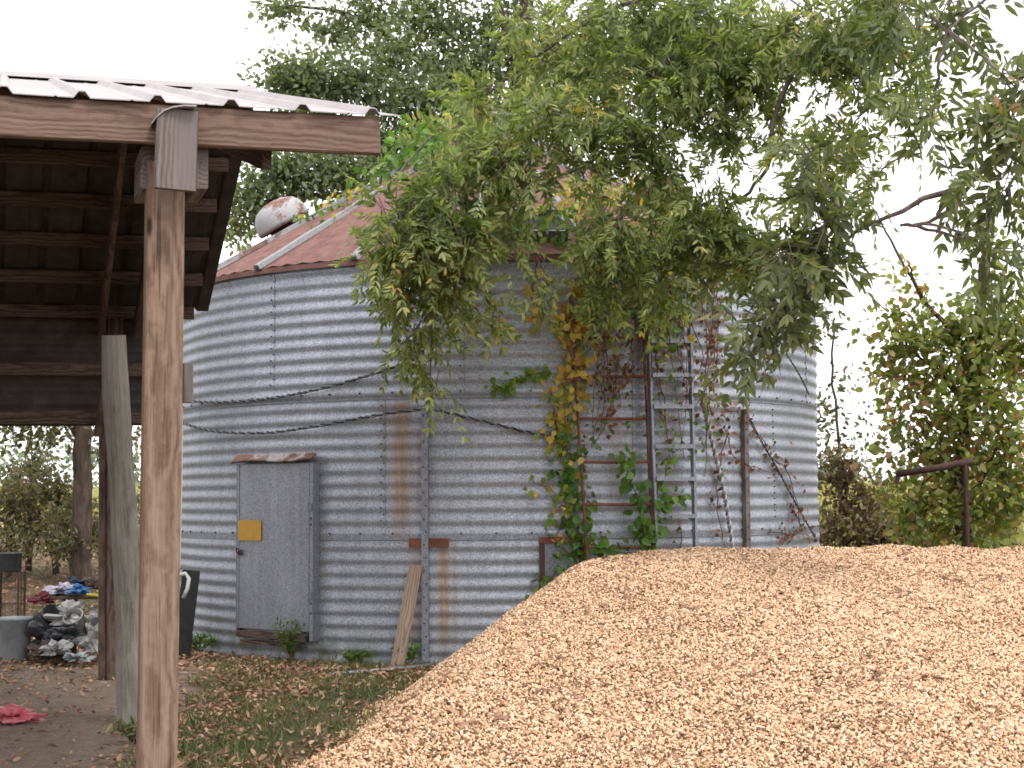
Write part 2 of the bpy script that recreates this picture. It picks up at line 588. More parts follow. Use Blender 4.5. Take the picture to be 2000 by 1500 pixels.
phis = list(np.radians(np.arange(-105, 105.1, .6))) + list(np.radians(np.arange(108, 253, 3.0)))
zs = list(np.arange(-.1, 3.36, PIT / 10))
nphi = len(phis)
streaks = [(phi_of(784), 2.14, 1.05, .09, .72), (phi_of(752), 2.14, 1.5, .04, .3), (phi_of(815), 1.95, 1.15, .05, .4),
           (phi_of(866), 1.0, .1, .045, .75), (phi_of(810), 1.0, .1, .045, .55), (phi_of(888), 1.0, .2, .03, .4),
           (phi_of(625), 1.12, .55, .05, .35), (phi_of(1085), 1.0, .1, .08, .7), (phi_of(1130), 1.0, .2, .06, .5),
           (phi_of(1205), 3.0, 1.2, .10, .3), (phi_of(1310), 2.6, .8, .12, .28), (phi_of(1400), 3.1, 1.4, .06, .4), (phi_of(600), 3.2, 2.3, .03, .15),
           (phi_of(1100), 3.2, 2.4, .05, .25), (phi_of(950), 3.2, 2.6, .05, .2)]
V, rustv, mossv = [], [], []
for z in zs:
    for p in phis:
        r = wall_r(p, z)
        V.append((r * math.sin(p), -r * math.cos(p), z))
        q = 0
        for (p0, zt, zb, wd, st) in streaks:
            dx = (p - p0) * BR / wd
            if abs(dx) < 3 and zb - .3 < z < zt + .05:
                q = max(q, st * math.exp(-dx * dx) * sm(zb - .3, zb + .3, z) * sm(zt + .05, zt - .02, z))
        rustv.append(q)
        mossv.append(sm(.42, .02, z) * .95)
V = np.array(V)
i = np.arange(len(zs) - 1)[:, None] * nphi
j = np.arange(nphi)[None, :]
j2 = (j + 1) % nphi
Q = np.stack([i + j, i + j2, i + nphi + j2, i + nphi + j], -1).reshape(-1, 4)
me = np_mesh('wall', V, Q, True)
a = me.attributes.new('rust', 'FLOAT', 'POINT')
a.data.foreach_set('value', rustv)
a = me.attributes.new('moss', 'FLOAT', 'POINT')
a.data.foreach_set('value', mossv)
link('wall', me, M_wall, bin_, Matrix.Translation(BC))

# bolts: rows round the seams and up the sheet joints
mb = MB()
dphi = R(5.15)
p0 = phi_of(833)


BOLTS, BM = [], []


def bolt(phi, z, rr=.009):
    r = wall_r(phi, z)
    n = Vector((math.sin(phi), -math.cos(phi), 0))
    t = Vector((math.cos(phi), math.sin(phi), 0))
    c = bp(phi, r, z)
    vs = [c + n * .009 + (t * math.cos(q) + Vector((0, 0, 1)) * math.sin(q)) * rr for q in [k * math.pi / 3 for k in range(6)]]
    vb = [x - n * .012 for x in vs]
    BOLTS.append((phi, z))
    m1 = MB()
    BM.append(m1)
    m1.add(vs + vb, [tuple(range(6))] + [(k, k + 6, (k + 1) % 6 + 6, (k + 1) % 6) for k in range(6)])


for k in range(-22, 40):
    p = p0 + k * dphi
    for zz in SEAMS[:2]:
        bolt(p, zz + PIT * .25)
for px_, za, zb in ((530, 2.3, 3.3), (1577, 2.2, 3.3), (745, 1.15, 2.1), (1230, 2.3, 3.3), (1510, 1.1, 2.1), (600, .1, .95), (900, 2.3, 3.3)):
    p = phi_of(px_, 900)
    z = za
    while z < zb:
        zz = SEAMS[0] + round((z - SEAMS[0]) / PIT) * PIT + PIT * .25
        bolt(p, zz, .007)
        bolt(p + .006, zz + PIT * .5, .006)
        z += PIT
order = sorted(range(len(BOLTS)), key=lambda k: (abs(BOLTS[k][0]) > 1.42, BOLTS[k][1] < .2, -math.cos(BOLTS[k][0])))
rest = MB()
for n_, k in enumerate(order):
    if n_ < 100: BM[k].build('bolt', M_bolt_and_shade, bin_)
    else: rest.add(BM[k].v, BM[k].f)
tag(rest.build('bolts', M_bolt_and_shade, bin_), kind='stuff')
# thin lap edge at each seam and vertical sheet laps
mb = MB()
for zz in SEAMS[:2]:
    pts = [bp(p, BR + .0070, zz - .028) for p in np.radians(np.arange(-105, 105.1, 1.5))]
    mb.tube(pts, .0035, 4)
for px_, za, zb in ((530, 2.2, 3.33), (1577, 2.2, 3.33), (745, 1.05, 2.17), (1230, 2.2, 3.33), (900, 2.2, 3.33)):
    p = phi_of(px_, 900)
    zz = list(np.arange(za, zb, PIT / 8))
    mb.tube([bp(p + .011, wall_r(p, q) + .002, q) for q in zz], .0025, 4)
mb.build('sheet_lap', M_galvd, bin_)

# conical roof
RZ0, RZ1, RRO, RRI = 3.335, 5.07, BR + .05, .28
NS = 20
rib0 = phi_of(514, 520)


def cone(phi, rho, lift=0):
    t = (RRO - rho) / (RRO - RRI)
    sl = math.atan2(RZ1 - RZ0, RRO - RRI)
    z = RZ0 + t * (RZ1 - RZ0)
    return bp(phi, rho + lift * math.sin(sl), z + lift * math.cos(sl))


mb = MB()
vs, fs = [], []
sub = 12
na = NS * sub
rows = 9
for j in range(rows):
    t = j / (rows - 1)
    rho = RRO + (RRI - RRO) * t
    for k in range(na):
        ph = rib0 + 2 * math.pi * k / na
        m_ = k % sub
        lift = .012 if m_ in (2, 4, 6, 8, 10) else 0
        lift *= (1 - t * .6)
        lift += .012 * noise.noise(Vector((math.sin(ph) * 3, math.cos(ph) * 3, t * 4)))
        vs.append(cone(ph, rho, lift))
for j in range(rows - 1):
    for k in range(na):
        fs.append((j * na + k, j * na + (k + 1) % na, (j + 1) * na + (k + 1) % na, (j + 1) * na + k))
mb.add(vs, fs)
# turned-down eave lip
e0 = [cone(rib0 + 2 * math.pi * k / na, RRO, 0) for k in range(na)]
vs = [v_ + Vector((0, 0, -.002)) for v_ in e0] + [v_ + Vector((0, 0, -.045)) for v_ in e0]
fs = [(k, (k + 1) % na, na + (k + 1) % na, na + k) for k in range(na)]
mb.add(vs, fs)
roof = mb.build('roof', M_rustroof, bin_)
for k in range(NS):
    ph = rib0 + 2 * math.pi * k / NS
    t = Vector((math.cos(ph), math.sin(ph), 0))
    rb = MB()
    rows_ = 10
    vs, fs = [], []
    for j in range(rows_ + 1):
        rho = RRO + .015 + (RRI - RRO) * j / rows_
        wv_ = .04 * (1 - .4 * j / rows_)
        jit = .004 * random.uniform(-1, 1)
        for a_, l_ in ((-1, 0.004), (-.7, .045 + jit), (.7, .045 + jit), (1, .004)):
            vs.append(cone(ph, rho, l_) + t * wv_ * a_)
    for j in range(rows_):
        for q in range(3):
            fs.append((j * 4 + q, j * 4 + q + 1, j * 4 + q + 5, j * 4 + q + 4))
    fs.append((0, 3, 2, 1))
    rb.add(vs, fs)
    # dark block painting the shade in the rib's open end at the eave
    rb.box(cone(ph, RRO + .018, .03), t * .02, Vector((math.sin(ph), -math.cos(ph), 0)) * .004, (0, 0, .016), 1)
    rb.build('roof_rib', [M_rib, M_bolt_and_shade], roof)
# peak cap
mb = MB()
mb.lathe([(.36, 5.02), (.36, 5.06), (.30, 5.08), (.30, 5.20), (.33, 5.205), (.33, 5.235), (.1, 5.30)], Matrix.Translation(BC), 28)
mb.build('peak_cap', M_galv, bin_, True)


def vent(phi, rho, name, mt, rd):
    c = cone(phi, rho, 0)
    sl = math.atan2(RZ1 - RZ0, RRO - RRI)
    n = Vector((math.sin(phi) * math.sin(sl), -math.cos(phi) * math.sin(sl), math.cos(sl)))
    M = n.to_track_quat('Z', 'Y').to_matrix().to_4x4()
    M.translation = c
    a_ = MB()
    a_.lathe([(rd * .62, -.03), (rd * .62, .14)], M, 28)
    nk = a_.build('vent_neck', M_rustdk, bin_, True)
    b_ = MB()
    M = M @ Matrix.Translation((0, 0, -.055))
    b_.lathe([(rd * .97, .125), (rd, .12), (rd * 1.01, .16), (rd * 1.0, .20), (rd * .93, .27), (rd * .74, .335), (rd * .4, .375), (.02, .385)], M, 32, capb=True)
    o = b_.build('vent_dome', mt, bin_, True)
    return o


tag(vent(R(-70), 2.16, 'vent', M_rustpaint, .27), 'domed roof vent with white paint flaking to rust')
tag(vent(R(50), 2.0, 'vent', rusty('dull_rust', (.07, .04, .035), (.15, .085, .07), (.22, .15, .13)), .27), 'brown rusty domed roof vent')
# roof hatch: dark sheet painted for the shaded inside, in a raised curb, lid slid off
c = cone(phi_of(1050, 480), 2.75, 0)
ph = phi_of(1050, 480)
sl = math.atan2(RZ1 - RZ0, RRO - RRI)
t = Vector((math.cos(ph), math.sin(ph), 0))
dn = Vector((math.sin(ph) * math.cos(sl), -math.cos(ph) * math.cos(sl), -math.sin(sl)))
nn = t.cross(-dn) if t.cross(-dn).z > 0 else dn.cross(t)
mb = MB()
for a_, b_ in ((1, 0), (-1, 0), (0, 1), (0, -1)):
    if a_: mb.box(c + t * a_ * .27 + nn * .05, t * .012, dn * .27, nn * .05)
    else: mb.box(c + dn * b_ * .26 + nn * .05, t * .255, dn * .012, nn * .05)
h = mb.build('hatch_curb', M_galvd, bin_)
mb = MB()
mb.box(c + nn * .02, t * .256, dn * .246, nn * .012)
mb.build('hatch_shade_sheet', M_bolt_and_shade, h)

# stiffener uprights
for (px_, y0, y1) in ((832, 797, 1292), (1453, 800, 1100)):
    ph = phi_of(px_, 1000)
    zt, zb = cyl(px_, y0, BR).z, max(cyl(px_, y1, BR).z, .0)
    t = Vector((math.cos(ph), math.sin(ph), 0))
    n = Vector((math.sin(ph), -math.cos(ph), 0))
    mb = MB()
    zc, hz = (zt + zb) / 2, (zt - zb) / 2
    mb.box(bp(ph, BR + .045, zc), t * .028, n * .003, (0, 0, hz))
    mb.box(bp(ph, BR + .025, zc) - t * .026, t * .0025, n * .0165, (0, 0, hz - .002))
    mb.box(bp(ph, BR + .025, zc) + t * .026, t * .0025, n * .0165, (0, 0, hz - .002))
    z = zb + .1
    k = 0
    while z < zt:
        c_ = bp(ph, BR + .05, z) + t * (.010 if k % 2 else -.006)
        mb.box(c_, t * .006, n * .003, (0, 0, .006), 1)
        z += .105
        k += 1
    o = mb.build('stiffener', [M_galv if px_ < 1000 else M_rustgalv, M_bolt_and_shade], bin_)
    tag(o, 'pale galvanised upright bolted near the door' if px_ < 1000 else 'dull brownish upright at the right of the wall')
# rusty bracket plate behind the first upright
ph = phi_of(839, 1060)
t = Vector((math.cos(ph), math.sin(ph), 0))
n = Vector((math.sin(ph), -math.cos(ph), 0))
mb = MB()
mb.box(bp(ph, BR + .022, cyl(839, 1060, BR).z), t * .165, n * .006, (0, 0, .036))
mb.build('bracket', M_rust, bin_)
# clean-out hatch, rusted frame
ph = phi_of(1097, 1100)
t = Vector((math.cos(ph), math.sin(ph), 0))
n = Vector((math.sin(ph), -math.cos(ph), 0))
zt, zb = cyl(1097, 1048, BR).z, cyl(1097, 1172, BR).z
mb = MB()
zc = (zt + zb) / 2
hw = .185
mb.box(bp(ph, BR + .022, zt - .025), t * hw, n * .012, (0, 0, .025), 1)
mb.box(bp(ph, BR + .018, zc - .02) - t * (hw - .02), t * .02, n * .009, (0, 0, (zt - zb) / 2 - .03))
mb.box(bp(ph, BR + .018, zc - .02) + t * (hw - .02), t * .02, n * .009, (0, 0, (zt - zb) / 2 - .03))
mb.box(bp(ph, BR + .014, zc - .02), t * (hw - .042), n * .006, (0, 0, (zt - zb) / 2 - .03), 2)
tag(mb.build('cleanout_hatch', [M_rustdk, M_rust, M_galvd], bin_), 'small rust framed hatch low on the wall')

# door
pd = phi_of(536, 1050)
t = Vector((math.cos(pd), math.sin(pd), 0))
n = Vector((math.sin(pd), -math.cos(pd), 0))
zt, zb = cyl(536, 893, BR).z, .15
ctr = bp(pd, BR, 0)
xl, xr = -.395, .395            # half width of the whole frame
sc_ = 1.0


def door_pt(px, py, off):
    """ray against the door plane"""
    d = ray(px, py)
    q = ctr + n * off
    k = (q - CAM).dot(n) / d.dot(n)
    p = CAM + d * k
    return (p - q).dot(t), p.z


xl, _ = door_pt(462, 1050, .05)
xr, _ = door_pt(613, 1050, .05)
_, zt = door_pt(536, 905, .05)
_, zb = door_pt(536, 1248, .05)
mb = MB()
fw = .05


def dbox(m_, x0, x1, z0, z1, o0, o1, mi=0):
    m_.box(ctr + t * (x0 + x1) / 2 + n * (o0 + o1) / 2 + Vector((0, 0, (z0 + z1) / 2)), t * (x1 - x0) / 2, n * (o1 - o0) / 2, (0, 0, (z1 - z0) / 2), mi)


door = MB()
dbox(door, xl + .012, xr - .054, zb + .075, zt - .004, .02, .044)
dbox(door, xl + .012, xl + .026, zb + .08, zt - .01, .0445, .05)
dbox(door, xr - .068, xr - .054, zb + .08, zt - .01, .0445, .052)
dr = door.build('door', galv('door_sheet', .20, metal=.42, streak=.55), bin_)
for zq in (.25, .75):
    hm = MB()
    dbox(hm, xr - .066, xr - .02, zb + (zt - zb) * zq - .03, zb + (zt - zb) * zq + .03, .0525, .058)
    hm.tube([ctr + t * (xr - .05) + n * .056 + Vector((0, 0, zb + (zt - zb) * zq + q)) for q in (-.035, .035)], .007, 8)
    hm.build('hinge', M_galvd, dr)
fr2 = MB()
dbox(fr2, xl - .01, xl + .008, zb, zt, -.03, .045)
fr2.build('door_frame', M_galvd, bin_)
fr = MB()
dbox(fr, xr - .05, xr - .012, zb, zt, -.03, .05)
for q in (.22, .3, .95, 1.0):
    dbox(fr, xr - .038, xr - .024, zb + q, zb + q + .018, .049, .055, 1)
fr.build('door_frame', [M_galv, M_bolt_and_shade], bin_)
ho = MB()
# sagging drip hood over the door, one bent sheet
vs, fs = [], []
for i in range(17):
    q = i / 16
    x = xl - .03 + (xr - xl + .03) * q
    dz = .010 * math.sin(q * 7) + .012 * q
    for o_, z_ in ((.0, .085), (.03, .082), (.05, .05), (.085, .026 + dz), (.088, .004 + dz), (.083, .022 + dz), (.046, .044), (.0, .076)):
        vs.append(ctr + t * x + n * o_ + Vector((0, 0, zt + z_)))
for i in range(16):
    for k in range(7):
        fs.append((i * 8 + k, i * 8 + 8 + k, i * 8 + 9 + k, i * 8 + 1 + k))
ho.add(vs, fs)
ho.build('drip_hood', rusty('hood_rust', (.08, .04, .03), (.15, .08, .06), (.22, .14, .11), .52, zinc=((.2, .2, .2), (.34, .33, .33))), bin_, True)
sg = MB()
x0, z1 = door_pt(463, 1016, .07)
x1, z0 = door_pt(507, 1056, .07)
dbox(sg, x0, x1, z0, z1, .051, .056)
tag(sg.build('placard', M_yellow, dr), 'blank square yellow placard')
hd = MB()
x0, z0 = door_pt(466, 1078, .07)
dbox(hd, x0 - .012, x0 + .018, z0 - .03, z0 + .02, .0505, .068)
hd.tube([ctr + t * (x0 + .003) + n * .085 + Vector((0, 0, z0 + .012 + .022 * math.sin(q))) + t * .016 * math.cos(q) for q in np.linspace(0, 6.28, 12)], .005, 6)
hd.build('hasp', M_rustdk, dr)
board('sill_board', ctr + t * (xl + .02) + n * .05 + Vector((0, 0, zb + .03)), ctr + t * (xr - .09) + n * .055 + Vector((0, 0, zb + .02)), .035, .055, M_sill, bin_, jit=.008, nseg=9)
board('sill_board', ctr + t * (xl + .05) + n * .045 + Vector((0, 0, zb - .035)), ctr + t * (xr - .16) + n * .05 + Vector((0, 0, zb - .04)), .03, .03, M_sill, bin_, jit=.009, nseg=9)

# ------------------------------------------------------------------ open shed
PSI = R(18)
EX = Vector((math.cos(PSI), math.sin(PSI), 0))
EU = Vector((-math.sin(PSI), math.cos(PSI), 0))
E0 = at(765, 224, 6.4)           # right end of the eave
TILT = .011                       # the old roof sags to the left
shed = thing('open_shed', (E0.x - 1.2, E0.y, 0), 'open timber shed with unpainted square posts and ribbed metal roof', 'shed')
LR, LE = 3.76, 6.1
ZE = E0.z
ZR = CAMZ + 2.60
ZB = CAMZ + 1.50                  # back eave, top of the purlin line
SLEN = 8.0


def sp(s_, L, z):
    p = E0 + EX * s_ + EU * L
    return Vector((p.x, p.y, z + TILT * s_))


def ztop(L):
    return ZE + (ZR - ZE) * L / LR if L < LR else ZR + (ZB - ZR) * (L - LR) / (LE - LR)


def sheet(name, L0, L1, mt):
    """trapezoid ribbed sheet, ribs run up the slope"""
    prof = []
    x = 0.03
    per = .285
    prof.append((0.03, 0))
    while x > -SLEN:
        for dx, h_ in ((-.085, 0), (-.105, .026), (-.128, .026), (-.148, 0), (-per * .72, 0), (-per * .75, .004), (-per * .78, 0)):
            prof.append((x + dx, h_))
        x -= per
    rows_ = 7
    m_ = MB()
    vs, fs = [], []
    npf = len(prof)
    for j in range(rows_ + 1):
        L = L0 + (L1 - L0) * j / rows_
        for (q, h_) in prof:
            vs.append(sp(q, L, ztop(L) + h_ + .004 * noise.noise(Vector((q * 2, L * 2, 0)))))
    top = len(vs)
    for v_ in list(vs): vs.append(v_ - Vector((0, 0, .004)))
    for j in range(rows_):
        for k in range(npf - 1):
            a_ = (j * npf + k, j * npf + k + 1, (j + 1) * npf + k + 1, (j + 1) * npf + k)
            fs.append(a_[::-1])
            fs.append(tuple(q + top for q in a_))
    for k in range(npf - 1):
        fs.append((k, k + 1, top + k + 1, top + k))
    for j in range(rows_):
        fs.append((j * npf, (j + 1) * npf, top + (j + 1) * npf, top + j * npf))
    m_.add(vs, fs)
    return m_.build(name, mt, shed)


sft = NT('shed_roof_metal')
v = sft.obj()
n1 = sft.noise(v, 3, 5, .6)
n2 = sft.noise(v, 60, 3, .7)
sft.set(col=sft.ramp(sft.math('ADD', sft.math('MULTIPLY', n1, .6), sft.math('MULTIPLY', n2, .4)), [(.3, (.23, .20, .195)), (.7, (.38, .345, .34))]), metal=.35, rough=.5)
sft.bump(n1, .1, .01)
M_shedroof = sft.m
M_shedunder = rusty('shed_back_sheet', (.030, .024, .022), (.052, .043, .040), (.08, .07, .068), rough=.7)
sheet('roof_sheet', -.03, LR, M_shedroof)
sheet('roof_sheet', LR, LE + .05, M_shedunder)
mb = MB()
for k in range(12):
    a_, b_ = -SLEN + (SLEN + .02) * k / 12, -SLEN + (SLEN + .02) * (k + 1) / 12
    z_ = ZR + .034
    mb.add([sp(a_, LR - .14, z_ - .055), sp(b_, LR - .14, z_ - .055), sp(b_, LR, z_ + .012), sp(a_, LR, z_ + .012), sp(b_, LR + .14, z_ - .06), sp(a_, LR + .14, z_ - .06)],
           [(0, 1, 2, 3), (3, 2, 4, 5)])
mb.build('ridge_cap', M_shedroof, shed)
# front fascia, read off against the picture at its real distance
f0 = sp(-.055, .0, ZE - .026)
fb = board('fascia_board', sp(-.05, .015, ZE - .090), sp(-SLEN, .015, ZE - .094), .04, .156, M_fascia, shed)
# back slope purlins and rafters
L = LR + .18
while L < LE + .01:
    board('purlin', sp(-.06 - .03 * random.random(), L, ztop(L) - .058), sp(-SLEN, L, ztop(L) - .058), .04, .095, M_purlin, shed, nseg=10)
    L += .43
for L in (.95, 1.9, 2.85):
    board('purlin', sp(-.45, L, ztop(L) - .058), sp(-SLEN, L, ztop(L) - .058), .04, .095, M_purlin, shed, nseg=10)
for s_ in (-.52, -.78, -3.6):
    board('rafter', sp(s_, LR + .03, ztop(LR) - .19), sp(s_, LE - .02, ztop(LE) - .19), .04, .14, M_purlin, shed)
for s_ in (-.49, -3.6):
    board('rafter', sp(s_, .12, ztop(.12) - .19), sp(s_, LR - .03, ztop(LR) - .19), .04, .14, M_purlin, shed)
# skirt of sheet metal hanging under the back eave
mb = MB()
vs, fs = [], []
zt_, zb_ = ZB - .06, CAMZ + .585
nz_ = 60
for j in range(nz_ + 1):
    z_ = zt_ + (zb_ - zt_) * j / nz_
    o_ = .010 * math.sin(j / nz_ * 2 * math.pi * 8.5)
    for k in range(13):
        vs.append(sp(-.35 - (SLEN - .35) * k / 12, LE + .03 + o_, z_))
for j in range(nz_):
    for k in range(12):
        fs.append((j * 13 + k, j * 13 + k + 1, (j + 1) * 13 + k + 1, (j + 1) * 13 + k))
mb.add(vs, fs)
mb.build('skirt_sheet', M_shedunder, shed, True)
board('girt', sp(-.3, LE - .03, zb_ + .06), sp(-SLEN, LE - .03, zb_ + .06), .04, .10, M_purlin, shed)
board('girt', sp(-.3, LE - .03, zb_ + .42), sp(-SLEN, LE - .03, zb_ + .42), .04, .10, M_purlin, shed)

# front corner post
PT = at(322, 372, 6.27)
PB = at(306, 1490, 6.27)
dirp = (PB - PT).normalized()
pb = PT + dirp * ((PT.z + .1) / -dirp.z)
pt = PT - dirp * .10
post = board('post', pb, pt, .146, .146, M_post, shed, upv=EU, ch=.008, jit=.0012)
tag(post, 'reddish brown square post at the front corner')
# weathered block over the fascia and the two beam ends beside the post
bt, bb = at(347, 216, 6.07), at(342, 371, 6.07)
tag(board('nailer_block', bb, bt, .158, .045, M_grey, shed, upv=-EU, ch=.004), 'weathered grey block nailed over the fascia')
for (pxa) in (288, 394):
    c0 = at(pxa, 327, 6.22)
    e1 = c0 + EU * .32
    e1.z = c0.z + .0
    board('tie_beam', c0, e1, .05, .172, M_grey, shed)
# bent flashing strip over the eave
pts = [at(296, 239, 6.03), at(306, 226, 6.02), at(320, 214, 6.02), at(338, 207, 6.02), at(360, 204, 6.02), at(384, 205, 6.03)]
mb = MB()
vs, fs = [], []
for k, p_ in enumerate(pts):
    vs += [p_, p_ + EU * .12, p_ + EU * .12 - Vector((0, 0, .006)), p_ - Vector((0, 0, .006))]
for k in range(len(pts) - 1):
    for q in range(4):
        fs.append((k * 4 + q, k * 4 + (q + 1) % 4, k * 4 + 4 + (q + 1) % 4, k * 4 + 4 + q))
fs += [(0, 1, 2, 3), (len(vs) - 1, len(vs) - 2, len(vs) - 3, len(vs) - 4)]
mb.add(vs, fs)
mb.build('flashing_strip', M_shedroof, shed)
# back posts under the eave: one rusty brown, one reddish plank beside it
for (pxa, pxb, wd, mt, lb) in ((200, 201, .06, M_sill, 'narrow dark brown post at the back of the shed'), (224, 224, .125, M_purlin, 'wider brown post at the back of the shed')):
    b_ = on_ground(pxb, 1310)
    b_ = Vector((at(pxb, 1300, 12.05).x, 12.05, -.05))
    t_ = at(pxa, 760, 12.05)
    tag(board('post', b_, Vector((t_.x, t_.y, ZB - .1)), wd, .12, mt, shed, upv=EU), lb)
# knee brace at the back post
a_, b_ = at(208, 860, 11.9), at(214, 660, 11.8)
board('knee_brace', at(190, 850, 11.9), at(206, 740, 11.7), .05, .05, M_purlin, shed)
# grey block end and thin conduit on the far side of the corner post
mb = MB()
board('block', at(367, 786, 6.45), at(367, 712, 6.45), .042, .05, M_grey, shed, upv=EU)
mb = MB()
mb.tube([at(354, 790, 6.5), at(353, 900, 6.5), at(351, 1000, 6.5), at(349, 1108, 6.5)], .008, 6)
mb.build('conduit', M_rope, shed)

# leaning round pole
pole = thing('wooden_pole', on_ground(257, 1412), 'weathered grey round pole leaning inside the shed beside the square post', 'pole')
gb = on_ground(257, 1412)
mb = MB()
pts, rr = [], []
tp = at(226, 655, 9.45)
for k in range(15):
    q = k / 14
    p_ = gb + (tp - gb) * q + Vector((.012 * math.sin(q * 5), 0, 0))
    pts.append(p_ - Vector((0, 0, .05)) if k == 0 else p_)
    rr.append(.088 - .014 * q + .004 * math.sin(q * 17))
M_, L_ = frame(gb, tp, (0, 1, 0))
inv = M_.inverted()
mb.tube([inv @ p_ for p_ in pts], rr, 14)
me = mb.mesh('shaft', False)
for v_ in me.vertices:
    q = noise.noise(Vector((v_.co.x * 1.5, v_.co.y * 22, v_.co.z * 22)))
    v_.co.y *= 1 + .06 * q
    v_.co.z *= 1 + .06 * q
link('shaft', me, M_pole, pole, M_)

# ------------------------------------------------------------------ ladders on the wall


def ladder(name, label, tl, tr_, bl, br, off, rungs, mr, ms, rail=(.022, .045), kind='round'):
    P = [cyl(*tl, BR + off), cyl(*tr_, BR + off), cyl(*bl, BR + off + .10), cyl(*br, BR + off + .10)]
    o = thing(name, ((P[2] + P[3]) / 2), label, 'ladder')
    outw = Vector((P[0].x - BC.x, P[0].y - BC.y, 0)).normalized()
    for a_, b_ in ((0, 2), (1, 3)):
        board('rail', P[b_], P[a_], rail[0], rail[1], mr, o, upv=outw, ch=.004, jit=.001)
    for y_ in rungs:
        f0_ = (y_ - tl[1]) / (bl[1] - tl[1])
        f1_ = (y_ - tr_[1]) / (br[1] - tr_[1])
        a_ = P[0] + (P[2] - P[0]) * f0_
        b_ = P[1] + (P[3] - P[1]) * f1_
        m_ = MB()
        if kind == 'round':
            m_.tube([a_, a_ + (b_ - a_) * .5 + Vector((0, 0, -.004)), b_], .0125, 8)
        else:
            d_ = (b_ - a_).normalized()
            m_.box((a_ + b_) / 2, (b_ - a_) / 2 * .97, outw * .045, (0, 0, .017))
            for e_, sgn in ((a_, 1), (b_, -1)):       # curved gusset at each end
                m_.tube([e_ + d_ * sgn * .012 - Vector((0, 0, .085)), e_ + d_ * sgn * .02 - Vector((0, 0, .04)), e_ + d_ * sgn * .05 - Vector((0, 0, .018))], .011, 5)
        m_.build('rung', ms, o)
    return o


M_ladder = galv('ladder_zinc', .27, metal=.35)
ladder('rusty_ladder', 'old rusty steel ladder overgrown with yellow vine against the bin wall', (1114, 575), (1254, 585), (1150, 1150), (1278, 1150), .05, (660, 737, 820, 905, 987, 1070), M_rust, M_rust, (.017, .034))
ladder('steel_ladder', 'grey steel ladder standing right of the rusty one against the bin wall', (1264, 590), (1346, 600), (1284, 1150), (1360, 1150), .07, (668, 735, 797, 875, 938, 1010), M_ladder, M_ladder, (.024, .055), 'step')

# ------------------------------------------------------------------ wires, rope


M_strand = plain('zinc_strand', (.15, .16, .165), .5, metal=.3)


def twist(name, label, cat, pts, rad, pitch, mt, sag=0.0, group=None):
    pts = [Vector(p) for p in pts]
    fine = []
    for k in range(len(pts) - 1):
        nseg = max(2, int((pts[k + 1] - pts[k]).length / (pitch / 8)))
        for q in range(nseg):
            fine.append(pts[k].lerp(pts[k + 1], q / nseg))
    fine.append(pts[-1])
    mb_ = MB()
    for si, ph_ in enumerate((0, math.pi)):
        d = 0
        out = []
        for k, p in enumerate(fine):
            if k: d += (p - fine[k - 1]).length
            t_ = (fine[min(k + 1, len(fine) - 1)] - fine[max(0, k - 1)]).normalized()
            a_ = t_.cross(Vector((0, 1, 0.1))).normalized()
            b_ = t_.cross(a_)
            q = 2 * math.pi * d / pitch + ph_
            out.append(p + (a_ * math.cos(q) + b_ * math.sin(q)) * rad)
        mb_.tube(out, rad * .9, 5, si)
    o = mb_.build(name, [mt, M_strand])
    return tag(o, label, cat, group)


def arc(pxs, off=.04):
    """smooth curve through picture points lying on the bin wall"""
    P = np.array(pxs, float)
    out = []
    for k in range(len(P) - 1):
        p0_, p1_, p2_, p3_ = P[max(k - 1, 0)], P[k], P[k + 1], P[min(k + 2, len(P) - 1)]
        for q in np.linspace(0, 1, 8, endpoint=False):
            w_ = .5 * (2 * p1_ + (p2_ - p0_) * q + (2 * p0_ - 5 * p1_ + 4 * p2_ - p3_) * q ** 2 + (-p0_ + 3 * p1_ - 3 * p2_ + p3_) * q ** 3)
            out.append(cyl(w_[0], w_[1], BR + off))
    out.append(cyl(P[-1][0], P[-1][1], BR + off))
    return out


twist('twisted_wire', 'upper dark twisted wire hanging across the bin above the door', 'wire', arc([(357, 782), (440, 785), (540, 776), (640, 756), (720, 733), (790, 710)]), .0078, .12, M_wire, group='wires strung on the bin')
twist('twisted_wire', 'lower dark twisted wire sagging over the door to the pale upright', 'wire', arc([(357, 826), (420, 842), (520, 845), (620, 832), (730, 812), (832, 798)]), .0078, .12, M_wire, group='wires strung on the bin')
twist('twisted_wire', 'dark twisted wire running from the pale upright to the rusty ladder', 'wire', arc([(836, 798), (900, 812), (980, 832), (1050, 848), (1125, 856)]), .0078, .12, M_wire, group='wires strung on the bin')
twist('twisted_wire', 'thin dark wire slanting down the right edge from the dull upright', 'wire', arc([(1455, 805), (1480, 850), (1515, 910), (1555, 985), (1592, 1050)]), .0058, .11, M_wire, group='wires strung on the bin')
twist('twisted_wire', 'short dark wire slanting near the top right edge of the bin', 'wire', arc([(1535, 690), (1560, 730), (1580, 770)]), .005, .11, M_wire, group='wires strung on the bin')
twist('rope', 'pale twisted rope hanging slack beside the grey ladder', 'rope', arc([(1368, 770), (1385, 840), (1402, 910), (1418, 985), (1434, 1090)], .06), .011, .075, M_rope)

# plank and pipe
a_ = on_ground(774, 1306)
b_ = cyl(812, 1104, BR + .07)
tag(board('plank', a_ - Vector((0, 0, .02)), b_, .108, .032, M_plank, upv=(0, -1, .3), ch=.003, jit=.002), 'pale bare plank leaning against the bin beside the pale upright', 'plank')
p_ = [on_ground(645, 1322), on_ground(760, 1312), on_ground(880, 1300)]
mb = MB()
mb.tube([q + Vector((0, 0, .018)) for q in p_], .016, 8)
tag(mb.build('pipe', M_galv, None, True), 'thin grey pipe lying on the ground in front of the plank', 'pipe')
